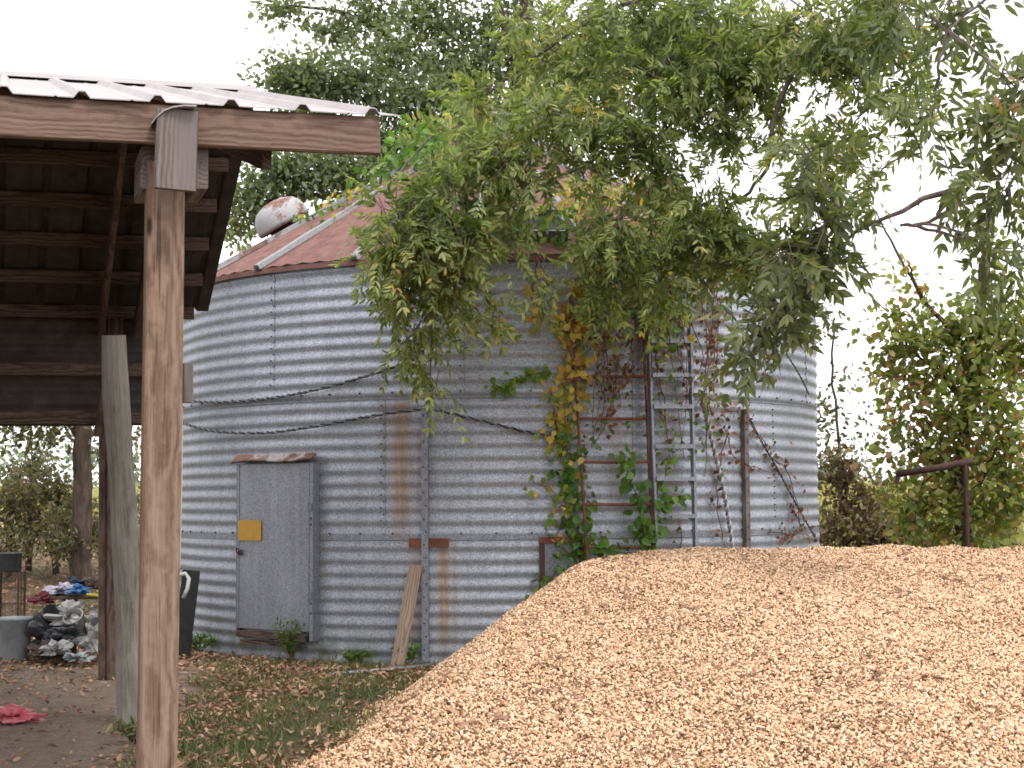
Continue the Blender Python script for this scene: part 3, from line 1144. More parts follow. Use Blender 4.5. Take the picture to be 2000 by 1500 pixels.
# dark board leaning beside the bin with a white hose
a_, b_ = at(353, 1262, 13.7), at(374, 1120, 14.05)
a_.z = ground_z(a_.x, a_.y)
M_dark = plain('dark_panel', (.018, .02, .018), .9, spec=.1)
tag(board('dark_panel', a_, b_ + Vector((0, 0, .02)), .15, .03, M_dark, upv=(.2, -1, .3)), 'dark flat panel leaning behind the corner post by the bin', 'panel')
mb = MB()
mb.tube([at(346, 1125, 13.5), at(362, 1120, 13.5), at(369, 1130, 13.5), at(366, 1150, 13.5), at(358, 1168, 13.5)], .017, 8)
tag(mb.build('hose', plain('white_hose', (.5, .5, .5), .5), None, True), 'short curled pale hose hanging in front of the dark panel', 'hose')

# ------------------------------------------------------------------ wood chip pile
PILE0 = Vector((1.6, 9.5, 0))
pile = thing('wood_chip_pile', PILE0, 'large heap of pale tan wood chips in front of the bin', 'wood chips')


def pile_h(x, y):
    # y < 11.2: long front slope towards the road; behind it falls back to the wall
    toe = np.interp(y, [4, 6, 7.9, 10, 12, 14], [-1.75, -1.35, -.98, -.84, -.60, -.40])
    d = x - toe + .10 * noise.noise(Vector((y * 1.1, 4, 0))) + .05 * noise.noise(Vector((y * 3, 1, x * 2)))
    side = .76 * d
    top = np.interp(y, [3, 5.4, 6.6, 9.0, 10.6, 11.3, 12.0, 14], [-.5, .02, .16, .60, .88, .965, .86, -.3])
    top += .020 * (1 - min(1, abs(x - 1.8) / 1.6)) - .02 * sm(2.4, 5, x) - .05 * sm(1.3, .5, x) + .03 * noise.noise(Vector((x * 1.4, y * .9, 2)))
    k = .10
    hh = max(k - abs(side - top), 0) / k
    z = min(side, top) - hh * hh * k * .25
    z += .024 * noise.noise(Vector((x * 4, y * 4, 0))) + .014 * noise.noise(Vector((x * 13, y * 13, 0)))
    return z


gx = np.arange(-2.0, 5.2, .05)
gy = np.arange(5.0, 13.2, .05)
H = np.array([[pile_h(x, y) for x in gx] for y in gy])
Vp = np.stack([np.broadcast_to(gx, H.shape), np.broadcast_to(gy[:, None], H.shape), H - .012], -1).reshape(-1, 3)
i = np.arange(len(gy) - 1)[:, None] * len(gx)
j = np.arange(len(gx) - 1)[None, :]
Q = np.stack([i + j, i + j + 1, i + len(gx) + j + 1, i + len(gx) + j], -1).reshape(-1, 4)
keep = (Vp[Q, 2].max(1) > -.08)
s = NT('wood_chip_bed')
v = s.obj()
n1 = s.noise(v, 70, 3, .7)
s.set(col=s.ramp(n1, [(.3, (.10, .055, .032)), (.55, (.24, .145, .085)), (.75, (.42, .28, .165))]), rough=.9, spec=.2)  # bed kept dark, painting the shade in the gaps between chips
s.bump(n1, .9, .02)
link('mound', np_mesh('mound', Vp, Q[keep], True), s.m, pile)


def boxes(P, X, Y_, Z):
    """P centres, half axes -> open-bottomed boxes"""
    n_ = len(P)
    cs = [(-1, -1, -1), (1, -1, -1), (1, 1, -1), (-1, 1, -1), (-.85, -.8, 1), (.85, -.8, 1), (.85, .8, 1), (-.85, .8, 1)]
    V_ = np.stack([P + X * a + Y_ * b + Z * c for a, b, c in cs], 1).reshape(-1, 3)
    fq = np.array([(4, 5, 6, 7), (0, 1, 5, 4), (1, 2, 6, 5), (2, 3, 7, 6), (3, 0, 4, 7)])
    Q_ = (np.arange(n_)[:, None, None] * 8 + fq[None]).reshape(-1, 4)
    return V_, Q_


def rand_frames(n_, normal, tilt):
    """random tangent frames about given normals"""
    nrm = normal + RNG.normal(0, tilt, (n_, 3))
    nrm /= np.linalg.norm(nrm, axis=1)[:, None]
    a = RNG.normal(0, 1, (n_, 3))
    X = np.cross(nrm, a)
    X /= np.linalg.norm(X, axis=1)[:, None]
    return X, np.cross(nrm, X), nrm


NCH = 260000
cx = RNG.uniform(-1.7, 4.6, NCH * 2)
cy = 5.8 + (12.0 - 5.8) * RNG.random(NCH * 2) ** .85
vis = np.abs(cx) < cy * .345 + .15
cx, cy = cx[vis][:NCH], cy[vis][:NCH]
fx = np.clip((cx - gx[0]) / .05, 0, len(gx) - 2)
fy = np.clip((cy - gy[0]) / .05, 0, len(gy) - 2)
ix, iy = fx.astype(int), fy.astype(int)
ax_, ay_ = fx - ix, fy - iy
hz = H[iy, ix] * (1 - ax_) * (1 - ay_) + H[iy, ix + 1] * ax_ * (1 - ay_) + H[iy + 1, ix] * (1 - ax_) * ay_ + H[iy + 1, ix + 1] * ax_ * ay_
# a few chips also spill past the toe on the grass
ok = hz > -.03 - .10 * RNG.random(len(hz)) ** 3
cx, cy, hz, ix, iy = cx[ok], cy[ok], hz[ok], ix[ok], iy[ok]
hz = np.maximum(hz, .004)
nrm = np.stack([-(H[iy, ix + 1] - H[iy, ix]) / .05, -(H[iy + 1, ix] - H[iy, ix]) / .05, np.ones(len(ix))], -1)
nrm /= np.linalg.norm(nrm, axis=1)[:, None]
n_ = len(cx)
X, Y_, Z = rand_frames(n_, nrm, .42)
ln = RNG.uniform(.0045, .011, n_) * (1 + .9 * (RNG.random(n_) > .95))
wd = RNG.uniform(.0027, .0052, n_)
th = RNG.uniform(.002, .0045, n_)
P = np.stack([cx, cy, hz + RNG.uniform(-.009, .010, n_)], -1)
V_, Q_ = boxes(P, X * ln[:, None], Y_ * wd[:, None], Z * th[:, None])
s = NT('wood_chip')
g = s.n('NewGeometry').outputs['Random Per Island']
v = s.obj()
n1 = s.noise(v, 2.2, 4, .6)
f = s.math('ADD', s.math('MULTIPLY', g, .8), s.math('MULTIPLY', n1, .25))
s.set(col=s.ramp(f, [(.08, (.10, .05, .03)), (.24, (.25, .145, .08)), (.40, (.52, .32, .19)), (.68, (.67, .455, .29)), (1.0, (.77, .63, .46))]), rough=.8, spec=.25)
tag(link('chips', np_mesh('chips', V_, Q_), s.m, pile), kind='stuff')

# flakes of brown bark lying in loose drifts on the heap
pk = []
while len(pk) < 650:
    k = int(RNG.integers(0, n_))
    if noise.noise(Vector((P[k, 0] * 2.2, P[k, 1] * 2.2, 6))) + .25 * (P[k, 2] - .5) > .12 + .3 * random.random(): pk.append(k)
pk = np.array(pk)
nb = len(pk)
X, Y_, Z = rand_frames(nb, nrm[pk], .3)
lb_, wb_ = RNG.uniform(.012, .034, nb), RNG.uniform(.007, .016, nb)
V_, Q_ = boxes(P[pk] + nrm[pk] * .006, X * lb_[:, None], Y_ * wb_[:, None], Z * .003)
s = NT('bark_flake')
g = s.n('NewGeometry').outputs['Random Per Island']
s.set(col=s.ramp(g, [(.0, (.14, .075, .05)), (.5, (.27, .15, .10)), (1.0, (.42, .27, .18))]), rough=.85, spec=.2)
tag(link('bark_flakes', np_mesh('bark_flakes', V_, Q_), s.m, pile), kind='stuff')

# ------------------------------------------------------------------ foliage tools


class Leaves:
    def __init__(s):
        s.V = []

    def add(s, B, D, N, L, W, fold=.25, droop=.1):
        """kite leaves: base B, direction D, normal N, length L, width W (arrays)"""
        D = D / np.linalg.norm(D, axis=1)[:, None]
        S = np.cross(D, N)
        S /= np.linalg.norm(S, axis=1)[:, None] + 1e-9
        N = np.cross(S, D)
        L, W = L[:, None], W[:, None]
        up_ = N * W * fold
        pts = [B, B + D * L * .24 + S * W * .40 + up_ * .8, B + D * L * .58 + S * W * .42 + up_ * .8 - N * L * droop * .3, B + D * L - N * L * droop,
               B + D * L * .58 - S * W * .42 + up_ * .8 - N * L * droop * .3, B + D * L * .24 - S * W * .40 + up_ * .8]
        s.V.append(np.stack(pts, 1))

    def mesh(s, name):
        V_ = np.concatenate(s.V).reshape(-1, 3)
        n_ = len(V_) // 6
        b = np.arange(n_)[:, None] * 6
        Q_ = np.concatenate([b + np.array([[0, k, k + 1]]) for k in (1, 2, 3, 4)])
        return np_mesh(name, V_, Q_)


def unit(v):
    return v / (np.linalg.norm(v, axis=-1, keepdims=True) + 1e-9)


def pecan_clump(lv, tw, c, rad, ntw, leafscale=1.0, droop=.28, tlen=(.3, .6), out=None):
    """twigs hanging with pinnate leaves through an ellipsoid; lv Leaves, tw MB of twigs"""
    c = np.array(c)
    rad = np.array(rad)
    for _ in range(ntw):
        q = unit(RNG.normal(0, 1, 3)) * RNG.random() ** .45
        d = unit(q * .8 + RNG.normal(0, .5, 3) + np.array([0, 0, -droop]))
        tl = RNG.uniform(*tlen)
        st = c + q * rad * .85 - d * tl * .45 + np.array([0, 0, .10])
        n_ = max(3, int(tl / .085))
        pts = [st]
        for k in range(n_):
            d = unit(d + np.array([0, 0, -.10 * droop]) + RNG.normal(0, .12, 3))
            pts.append(pts[-1] + d * tl / n_)
        tw.tube(pts, [.0055 * leafscale * (1 - .7 * k / n_) for k in range(n_ + 1)], 3, cap=False)
        for k in range(1, n_ + 1):
            # one pinnate leaf per node
            rd = unit(d * .45 + RNG.normal(0, .7, 3) + np.array([0, 0, -.05 - droop * .7]))
            rl = RNG.uniform(.16, .30) * leafscale
            npair = int(RNG.integers(4, 7))
            nrm = unit(np.cross(rd, RNG.normal(0, 1, 3)))
            side = np.cross(rd, nrm)
            base = pts[k]
            tt = np.linspace(.25, 1, npair)
            B, D = [], []
            for f_ in tt:
                p = base + rd * rl * f_ + np.array([0, 0, -.25]) * rl * f_ * f_
                for sg in (-1, 1):
                    B.append(p)
                    D.append(rd * .75 + side * sg * .85 + np.array([0, 0, -.35]) + RNG.normal(0, .15, 3))
            B.append(base + rd * rl + np.array([0, 0, -.25]) * rl)
            D.append(rd)
            B, D = np.array(B), np.array(D)
            m_ = len(B)
            lv.add(B, D, np.tile(nrm, (m_, 1)) + RNG.normal(0, .3, (m_, 3)), RNG.uniform(.065, .11, m_) * leafscale, RNG.uniform(.024, .038, m_) * leafscale, .2, .12)


def leaf_cloud(lv, c, rad, n_, L, W, shell=.5, clump=0, up=.4):
    """broad leaves in small sprays through an ellipsoid with an uneven outline"""
    c, rad = np.array(c), np.array(rad)
    k = max(1, n_ // 9)
    q = unit(RNG.normal(0, 1, (k, 3))) * (RNG.random((k, 1)) ** shell)
    bump_ = np.array([1 + .35 * noise.noise(Vector(x) * 2.3 + Vector(c)) for x in q])[:, None]
    sc0 = c + q * rad * bump_
    sd_ = unit(q + RNG.normal(0, .6, (k, 3)))
    idx = np.repeat(np.arange(k), 9)
    m_ = len(idx)
    B = sc0[idx] + sd_[idx] * RNG.uniform(-.5, .9, (m_, 1)) * L * 3.2 + RNG.normal(0, L * .8, (m_, 3))
    D = unit(sd_[idx] * .6 + RNG.normal(0, .8, (m_, 3)) + np.array([0, 0, -.25]))
    N = RNG.normal(0, .7, (m_, 3)) + np.array([0, 0, up + .3])
    s_ = RNG.uniform(.7, 1.25, m_)
    lv.add(B, D, N, L * s_, W * s_, .12, .1)


def limb(tw, pts, r0, r1, wob=.05, n_=6, taper=1.0):
    pts = [Vector(p) for p in pts]
    out, rr = [], []
    m_ = 5
    tot = (len(pts) - 1) * m_
    for k in range(len(pts) - 1):
        p0_, p1_, p2_, p3_ = pts[max(k - 1, 0)], pts[k], pts[k + 1], pts[min(k + 2, len(pts) - 1)]
        for q_ in range(m_):
            q = q_ / m_
            out.append(.5 * (2 * p1_ + (p2_ - p0_) * q + (2 * p0_ - 5 * p1_ + 4 * p2_ - p3_) * q ** 2 + (-p0_ + 3 * p1_ - 3 * p2_ + p3_) * q ** 3)
                       + Vector((random.uniform(-1, 1), random.uniform(-1, 1), random.uniform(-1, 1))) * wob * (0 if k + q_ == 0 else 1) * .3)
    out.append(pts[-1])
    rr = [r1 + (r0 - r1) * (1 - k / tot) ** taper for k in range(tot + 1)]
    tw.tube(out, rr, n_)
    return out


def nearest(pts, c):
    return min(pts, key=lambda p: (Vector(p) - Vector(c)).length)


# ------------------------------------------------------------------ pecan tree overhanging the bin
TB = Vector((5.6, 10.6, 0))
pecan = thing('pecan_tree', TB, 'big pecan tree whose leafy boughs hang over the bin from the right', 'tree')
tr_mb = MB()
fork = TB + Vector((-.3, .1, 3.4))
limb(tr_mb, [TB + Vector((0, 0, -.1)), TB + Vector((-.05, 0, 1.2)), TB + Vector((-.15, .05, 2.4)), fork], .36, .25, .05, 12)
trunk = tr_mb
lims = []
A = [fork, at(1980, -160, 10.9), at(1640, 60, 11.4), at(1480, 170, 11.7), at(1300, 262, 11.8), at(1180, 305, 11.9), at(1050, 370, 12.0), at(960, 440, 11.9), at(850, 520, 11.8)]
lims += limb(tr_mb, A, .14, .008, .06, 7, 7.0)
lims += limb(tr_mb, [fork, at(2100, 230, 9.9), at(1890, 350, 10.1), at(1700, 440, 10.3), at(1640, 490, 10.4), at(1570, 560, 10.5)], .085, .008, .05, 6, 3.0)
lims += limb(tr_mb, [at(1560, 110, 11.5), at(1510, 240, 11.6), at(1495, 330, 11.7), at(1430, 400, 11.8), at(1330, 470, 11.9), at(1250, 540, 12.1)], .022, .008, .04, 5)
lims += limb(tr_mb, [at(1980, -160, 10.9), at(1700, -120, 11.6), at(1400, -60, 12), at(1150, 40, 12.3), at(980, 160, 12.6), at(860, 250, 12.5), at(760, 360, 12.2)], .10, .008, .06, 6, 3.5)
lims += limb(tr_mb, [at(1640, 60, 11.4), at(1700, 160, 11.3), at(1760, 220, 11.2), at(1800, 300, 11.1)], .022, .008, .04, 5)
lims += limb(tr_mb, [at(1890, 350, 10.1), at(1850, 420, 10.1), at(1760, 440, 10.0)], .02, .006, .04, 5)
lims += limb(tr_mb, [fork, at(2150, -100, 10), at(1960, -20, 9.7), at(1850, 60, 9.6)], .07, .008, .05, 6, 2.5)
tr_mb.build('trunk', M_bark, pecan, True)
lv, tw = Leaves(), MB()
# (px, py, rx px, ry px, distance, twigs)
CL = [(1240, 60, 150, 80, 12.2, 32), (1060, 70, 110, 70, 12.6, 16), (1400, 80, 110, 80, 12.0, 30), (1130, 170, 140, 70, 12.4, 28), (1320, 180, 110, 70, 11.9, 30),
      (1540, 70, 100, 70, 11.6, 20), (1690, 60, 100, 50, 11.2, 20), (1720, 20, 90, 40, 11.0, 12), (1590, 120, 60, 40, 11.2, 10), (1400, 150, 70, 50, 12.0, 10), (1460, 180, 70, 60, 11.8, 16), (1640, 170, 70, 45, 11.4, 11), (1780, 170, 60, 40, 11.2, 5),
      (1650, 270, 60, 40, 11.2, 9), (1590, 330, 35, 60, 11.2, 9), (1760, 250, 40, 30, 11.1, 4), (960, 220, 80, 40, 12.4, 12),
      (1090, 260, 120, 45, 11.9, 24), (1220, 270, 90, 50, 11.9, 22), (960, 310, 90, 45, 12.0, 20), (870, 370, 70, 50, 12.0, 18), (1000, 370, 90, 35, 11.9, 13),
      (780, 450, 65, 50, 11.9, 22), (890, 460, 90, 50, 11.9, 28), (1330, 235, 60, 30, 11.8, 9), (1430, 290, 35, 50, 11.8, 9), (1390, 420, 45, 35, 11.8, 8), (1330, 470, 80, 30, 11.9, 17), (1210, 460, 60, 40, 11.8, 16),
      (1440, 480, 70, 30, 11.8, 14), (1500, 525, 70, 25, 11.7, 12), (1300, 530, 90, 30, 12.0, 12), (800, 530, 60, 40, 12.0, 18), (880, 550, 50, 35, 12.0, 12), (1140, 350, 55, 30, 11.9, 6), (1180, 510, 60, 25, 12.0, 8), (1000, 470, 40, 20, 12.0, 5),
      (1290, 365, 45, 25, 11.9, 7), (1690, 360, 35, 30, 10.9, 4), (1580, 400, 30, 50, 10.9, 5)]
for (px, py, rx, ry, Y, nt_) in CL:
    c = at(px, py, Y)
    k = Y / F
    pecan_clump(lv, tw, c, (rx * k, min(.55, rx * k * 1.1), ry * k), int(nt_ * 1.15), .9)
    pn = nearest(lims, c)
    limb(tw, [pn, Vector(pn).lerp(Vector(c), .5) + Vector((0, 0, .06)), c], .009, .005, .03, 4)
# drooping strands in front of the wall
for path, Y, sz in (([(770, 560), (775, 620), (800, 670), (805, 720)], 12.1, 34), ([(830, 560), (860, 620), (850, 650)], 12.1, 28), ([(930, 600), (960, 640)], 12.2, 18),
                    ([(740, 500), (745, 545)], 12.0, 26), ([(1060, 560), (1050, 600)], 12.1, 16), ([(1180, 560), (1200, 590)], 12.2, 20), ([(840, 735), (855, 775)], 12.1, 8),
                    ([(1300, 590), (1285, 620)], 12.2, 14)):
    for (px, py) in path:
        pecan_clump(lv, tw, at(px, py, Y), (sz * Y / F, .14, sz * Y / F * .9), max(2, sz // 6), .85, 1.0, (.16, .30))
    limb(tw, [nearest(lims, at(*path[0], Y))] + [at(a_, b_, Y) for a_, b_ in path], .01, .003, .02, 4)
link('crown', lv.mesh('crown'), M_pecan, pecan)
# nearer bough with larger leaves at the upper right
lv = Leaves()
CL = [(1540, 520, 70, 25, 10.3, 11), (1610, 480, 40, 35, 10.3, 8), (1560, 580, 30, 20, 10.4, 5), (1490, 640, 45, 15, 10.4, 6), (1580, 410, 30, 40, 10.3, 6), (1820, 235, 40, 20, 9.6, 4),
      (1955, 260, 40, 60, 9.2, 10), (1980, 180, 30, 40, 9.2, 6), (1970, 380, 25, 50, 9.2, 6), (1925, 480, 20, 40, 9.2, 3), (1860, 50, 60, 30, 9.8, 6), (1760, 20, 80, 25, 9.8, 7), (1580, 330, 30, 40, 10.3, 4),
      (1995, 530, 15, 30, 9.2, 2), (1860, 370, 25, 12, 9.8, 2), (1475, 690, 15, 15, 10.4, 2)]
for (px, py, rx, ry, Y, nt_) in CL:
    c = at(px, py, Y)
    k = Y / F
    pecan_clump(lv, tw, c, (rx * k, min(.4, rx * k), ry * k), nt_, 1.2, .45, (.18, .34))
    pn = nearest(lims, c)
    limb(tw, [pn, Vector(pn).lerp(Vector(c), .5) + Vector((0, 0, .05)), c], .014, .006, .03, 4)
tw.build('twigs', M_bark, pecan)
link('crown', lv.mesh('crown'), M_pecan2, pecan)

# ------------------------------------------------------------------ trees behind


def tree(name, label, base, trunk_pts, r0, limbs, clouds, leaf, mt, mb_, group=None, dens=1.0, cat='tree'):
    o = thing(name, base, label, cat, group)
    m_ = MB()
    L_ = limb(m_, trunk_pts, r0, r0 * .55, .05, 10)
    for l_ in limbs: L_ += limb(m_, l_, r0 * .4, r0 * .07, .05, 6)
    lv_ = Leaves()
    for (c, rad, n_) in clouds:
        leaf_cloud(lv_, c, rad, int(n_ * dens), *leaf)
        pn = nearest(L_, c)
        limb(m_, [pn, Vector(pn).lerp(Vector(c), .55) + Vector((0, 0, .12)), c], r0 * .16, r0 * .04, .05, 4)
        for _ in range(4):
            e = Vector(c) + Vector([random.uniform(-.9, .9) * rad[k] for k in range(3)])
            limb(m_, [c, Vector(c).lerp(e, .5) + Vector((0, 0, .05)), e], r0 * .05, r0 * .02, .08, 3)
    m_.build('trunk', mb_, o, True)
    link('crown', lv_.mesh('crown'), mt, o)
    return o


def gpt(px, Y):
    p = at(px, 900, Y)
    return Vector((p.x, Y, ground_z(p.x, Y) - .1))


def cl(px, py, rx, ry, Y, n_):
    k = Y / F
    return (at(px, py, Y), (rx * k, (rx + ry) * .45 * k, ry * k), n_)


b = gpt(1012, 25)
tree('oak_tree', 'tall dark green oak rising behind the bin roof', b,
     [b, at(1010, 600, 25), at(1010, 300, 25), at(1014, 150, 25), at(1030, 0, 25)], .20,
     [[at(1010, 420, 25), at(850, 260, 24.5), at(700, 190, 24), at(580, 150, 24)], [at(1010, 330, 25), at(820, 120, 25.5), at(680, 30, 25), at(560, 10, 25)],
      [at(1010, 480, 25), at(800, 400, 24), at(600, 380, 23.5), at(510, 400, 23.5)], [at(1012, 250, 25), at(1200, 100, 25), at(1350, 40, 25)], [at(1014, 150, 25), at(950, -60, 25), at(900, -160, 25)]],
     [cl(580, 160, 70, 50, 24, 1150), cl(690, 170, 70, 60, 24, 900), cl(760, 120, 60, 60, 24.5, 800), cl(560, 20, 45, 25, 25, 300), cl(660, 60, 45, 40, 25, 360), cl(720, 20, 60, 40, 25, 520),
      cl(830, 40, 80, 60, 25, 1100), cl(900, 140, 90, 70, 25, 1500), cl(820, 200, 80, 50, 24, 1100), cl(600, 250, 90, 50, 24, 700), cl(1000, 80, 110, 90, 25.5, 1700), cl(1100, 170, 100, 70, 25, 1200),
      cl(560, 340, 80, 40, 23.5, 1000), cl(660, 340, 80, 45, 23.5, 1150), cl(500, 390, 50, 35, 23.5, 520), cl(460, 440, 25, 40, 23.5, 260), cl(740, 290, 70, 50, 24, 900), cl(820, 290, 60, 40, 24, 600),
      cl(1200, 80, 120, 90, 25, 1500), cl(1350, 60, 110, 80, 25, 1200), cl(1000, -120, 200, 100, 25, 1500), cl(780, -90, 120, 50, 25, 500), cl(620, 170, 50, 30, 24, 300), cl(950, 220, 80, 40, 25, 700), cl(1480, 60, 80, 70, 25, 600)],
     (.115, .062), M_oak, M_barkd, dens=1.35)

# thicket seen through the shed
b = gpt(160, 20)
tree('oak_tree', 'dark trunked tree standing in the thicket beyond the shed', b, [b, at(160, 1000, 20), at(161, 850, 20), at(170, 600, 20), at(165, 480, 20)], .14,
     [[at(161, 860, 20), at(110, 800, 20), at(40, 760, 20)], [at(165, 800, 20), at(230, 700, 20), at(280, 600, 20)]],
     [cl(40, 850, 70, 40, 20, 260), cl(110, 820, 60, 45, 20, 330), cl(230, 860, 60, 50, 20.5, 300), cl(60, 700, 120, 90, 20, 700), cl(220, 650, 110, 90, 20, 700), cl(160, 540, 140, 70, 20, 700), cl(20, 600, 100, 80, 20, 500)],
     (.10, .052), M_thick, M_barkd, dens=1.0)
sh = []
for k, (px, py, rx, ry, Y, n_) in enumerate([(20, 1000, 80, 80, 21, 1300), (110, 985, 70, 75, 21.5, 1300), (230, 1000, 60, 80, 22, 900), (60, 920, 70, 45, 22, 600), (150, 1030, 70, 45, 20.5, 800)]):
    b = gpt(px, Y)
    lab = ['olive green bush at the left end of the thicket', 'grey green bush with twiggy top left of the dark trunk', 'thin bush right of the dark trunk behind the shed posts', 'sparse taller bush at the back of the thicket', 'low brownish bush at the foot of the dark trunk'][k]
    tree('bush', lab, b, [b, at(px, py + 20, Y), at(px + 8, py - 30, Y)], .05,
         [[b + Vector((0, 0, .2)), at(px - rx * .6, py, Y)], [b + Vector((0, 0, .2)), at(px + rx * .6, py - 10, Y)], [b + Vector((0, 0, .25)), at(px + rx * .1, py - ry * .7, Y + .3)]],
         [cl(px - rx * .4, py + ry * .2, rx * .6, ry * .7, Y, n_ * .4), cl(px + rx * .35, py + ry * .1, rx * .6, ry * .7, Y, n_ * .4), cl(px, py - ry * .4, rx * .6, ry * .5, Y, n_ * .3), cl(px, py + ry * .75, rx * .9, ry * .35, Y - .5, n_ * .35)],
         (.075, .04), M_thick, M_barkd, 'bushes of the thicket beyond the shed', cat='bush')

b = Vector((-9.5, 16.5, 0))  # added tree out of view, keeps sky light off the bin's left wall
tree('oak_tree', 'broad unseen tree added left of the shed to shade the bin wall', b, [b, b + Vector((0, 0, 3)), b + Vector((.2, 0, 6)), b + Vector((0, .2, 8.5))], .3,
     [[b + Vector((0, 0, 3)), b + Vector((1.4, -1, 5))], [b + Vector((0, 0, 4)), b + Vector((-1.5, 1, 6))], [b + Vector((0, 0, 2.5)), b + Vector((.8, -2, 4))]],
     [(b + Vector((1.0, -.8, 5.2)), (2.2, 2.0, 1.6), 2500), (b + Vector((-1.4, 1, 6.4)), (2.2, 2.0, 1.6), 1600), (b + Vector((.3, .2, 8.3)), (2.2, 2.2, 1.6), 2000), (b + Vector((.8, -1.8, 3.4)), (1.8, 1.8, 1.4), 1800), (b + Vector((1.2, .8, 2.6)), (1.6, 1.6, 1.5), 1500)],
     (.14, .085), M_thick, M_barkd)
# right hand shrub tree
b = gpt(1905, 15.5)
tree('small_tree', 'leafy small tree with reddish and yellow leaves right of the bin', b, [b, at(1880, 980, 15.5), at(1890, 820, 15.5), at(1910, 650, 15.5), at(1925, 500, 15.5)], .085,
     [[at(1885, 1000, 15.5), at(1935, 900, 15.3), at(1990, 800, 15.2)], [at(1890, 800, 15.5), at(1830, 720, 15.5), at(1770, 680, 15.5)], [at(1910, 700, 15.5), at(1850, 640, 15.5), at(1790, 560, 15.5), at(1740, 470, 15.5), at(1700, 400, 15.5)], [at(1880, 960, 15.5), at(1820, 900, 15.5)],
      [at(1915, 600, 15.5), at(1935, 480, 15.5), at(1945, 380, 15.5)]],
     [cl(1745, 620, 35, 25, 15.5, 90), cl(1750, 690, 45, 25, 15.5, 150), cl(1990, 700, 45, 45, 15.2, 300), cl(1995, 630, 40, 35, 15.2, 200), cl(1765, 830, 45, 30, 15.6, 130), cl(1735, 900, 35, 30, 15.6, 80), cl(1770, 1000, 45, 40, 15.5, 200), cl(1780, 660, 60, 35, 15.5, 280), cl(1760, 740, 50, 35, 15.5, 110), cl(1870, 640, 60, 45, 15.5, 420), cl(1940, 680, 60, 50, 15.3, 420), cl(1850, 720, 70, 40, 15.5, 360), cl(1800, 760, 55, 40, 15.6, 200), cl(1930, 780, 70, 50, 15.2, 460),
      cl(1850, 820, 70, 45, 15.5, 330), cl(1980, 860, 50, 60, 15, 420), cl(1890, 900, 80, 45, 15.4, 420), cl(1810, 880, 45, 40, 15.6, 170), cl(1820, 970, 60, 45, 15.5, 300), cl(1910, 1000, 80, 50, 15.3, 430), cl(1975, 960, 50, 60, 15, 350),
      cl(1800, 590, 30, 30, 15.5, 60), cl(1770, 540, 20, 40, 15.5, 40), cl(1930, 560, 30, 40, 15.5, 100), cl(1925, 470, 25, 40, 15.5, 80), cl(1860, 1050, 100, 30, 15.4, 300), cl(1980, 560, 30, 30, 15.3, 60)],
     (.085, .063), M_shrub, M_barkd, dens=1.05)
b = gpt(1650, 18)
tree('bush', 'brown leaved bush against the right edge of the bin', b, [b, at(1650, 1000, 18), at(1655, 930, 18)], .04,
     [[b + Vector((0, 0, .2)), at(1610, 960, 18)], [b + Vector((0, 0, .3)), at(1700, 960, 18)], [b + Vector((0, 0, .3)), at(1640, 900, 18)]],
     [cl(1635, 920, 42, 40, 18, 600), cl(1680, 975, 55, 42, 18, 700), cl(1640, 1030, 60, 50, 17.8, 850), cl(1720, 1040, 50, 40, 17.8, 560), cl(1780, 1055, 50, 32, 17.5, 420)],
     (.075, .042), M_brown, M_barkd, cat='bush')
for k, (px, py, rx, ry, Y, n__) in enumerate([(1720, 1010, 60, 60, 19, 620), (1800, 1020, 60, 55, 18.5, 620), (1950, 1020, 70, 60, 18.5, 620)]):
    b = gpt(px, Y)
    tree('bush', ['low tangled bush left of the rusty rail', 'low tangled bush right under the rusty rail', 'low tangled bush behind the small tree at the right edge'][k], b, [b, at(px, py + 10, Y), at(px + 6, py - 25, Y)], .03,
         [[b + Vector((0, 0, .2)), at(px - rx * .6, py, Y)], [b + Vector((0, 0, .2)), at(px + rx * .6, py, Y)]],
         [cl(px - rx * .4, py + ry * .3, rx * .6, ry * .6, Y, n__ * .4), cl(px + rx * .4, py + ry * .3, rx * .6, ry * .6, Y, n__ * .4), cl(px, py - ry * .2, rx * .5, ry * .5, Y, n__ * .25)],
         (.075, .045), M_hedge, M_barkd, 'bushes of the hedge behind the chips', cat='bush')
b = gpt(1640, 19)
tree('sapling', 'thin sparse sapling showing against the sky beside the bin', b, [b, at(1640, 900, 19), at(1625, 720, 19), at(1630, 620, 19)], .022,
     [[at(1632, 800, 19), at(1680, 740, 19)], [at(1640, 900, 19), at(1700, 820, 19)]],
     [cl(1620, 650, 25, 35, 19, 60), cl(1615, 800, 22, 50, 19, 170), cl(1690, 830, 50, 60, 19, 70), cl(1640, 740, 40, 50, 19, 36), cl(1720, 760, 40, 80, 19, 30), cl(1610, 860, 25, 40, 19, 90)],
     (.08, .045), M_thick, M_barkd)
# slanting rusty pipe by the small tree
mb = MB()
mb.tube([at(1752, 926, 14.6), at(1830, 914, 14.6), at(1900, 900, 14.6)], .032, 8)
rp = thing('rusty_rail', at(1900, 900, 14.6) * 1.0, 'dark rusty rail sticking out of the small tree', 'rail')
rp.location.z = ground_z(rp.location.x, 14.6)
mb.build('rail', M_rustdk, rp, True)
mb = MB()
mb.tube([at(1754, 924, 14.6), at(1752, 946, 14.6)], .02, 6)
mb.build('hook', M_rustdk, rp)
q = at(1885, 903, 14.6)
mb = MB()
mb.tube([Vector((q.x, q.y, ground_z(q.x, q.y) - .1)), q], .022, 8)
mb.build('leg', M_rustdk, rp)

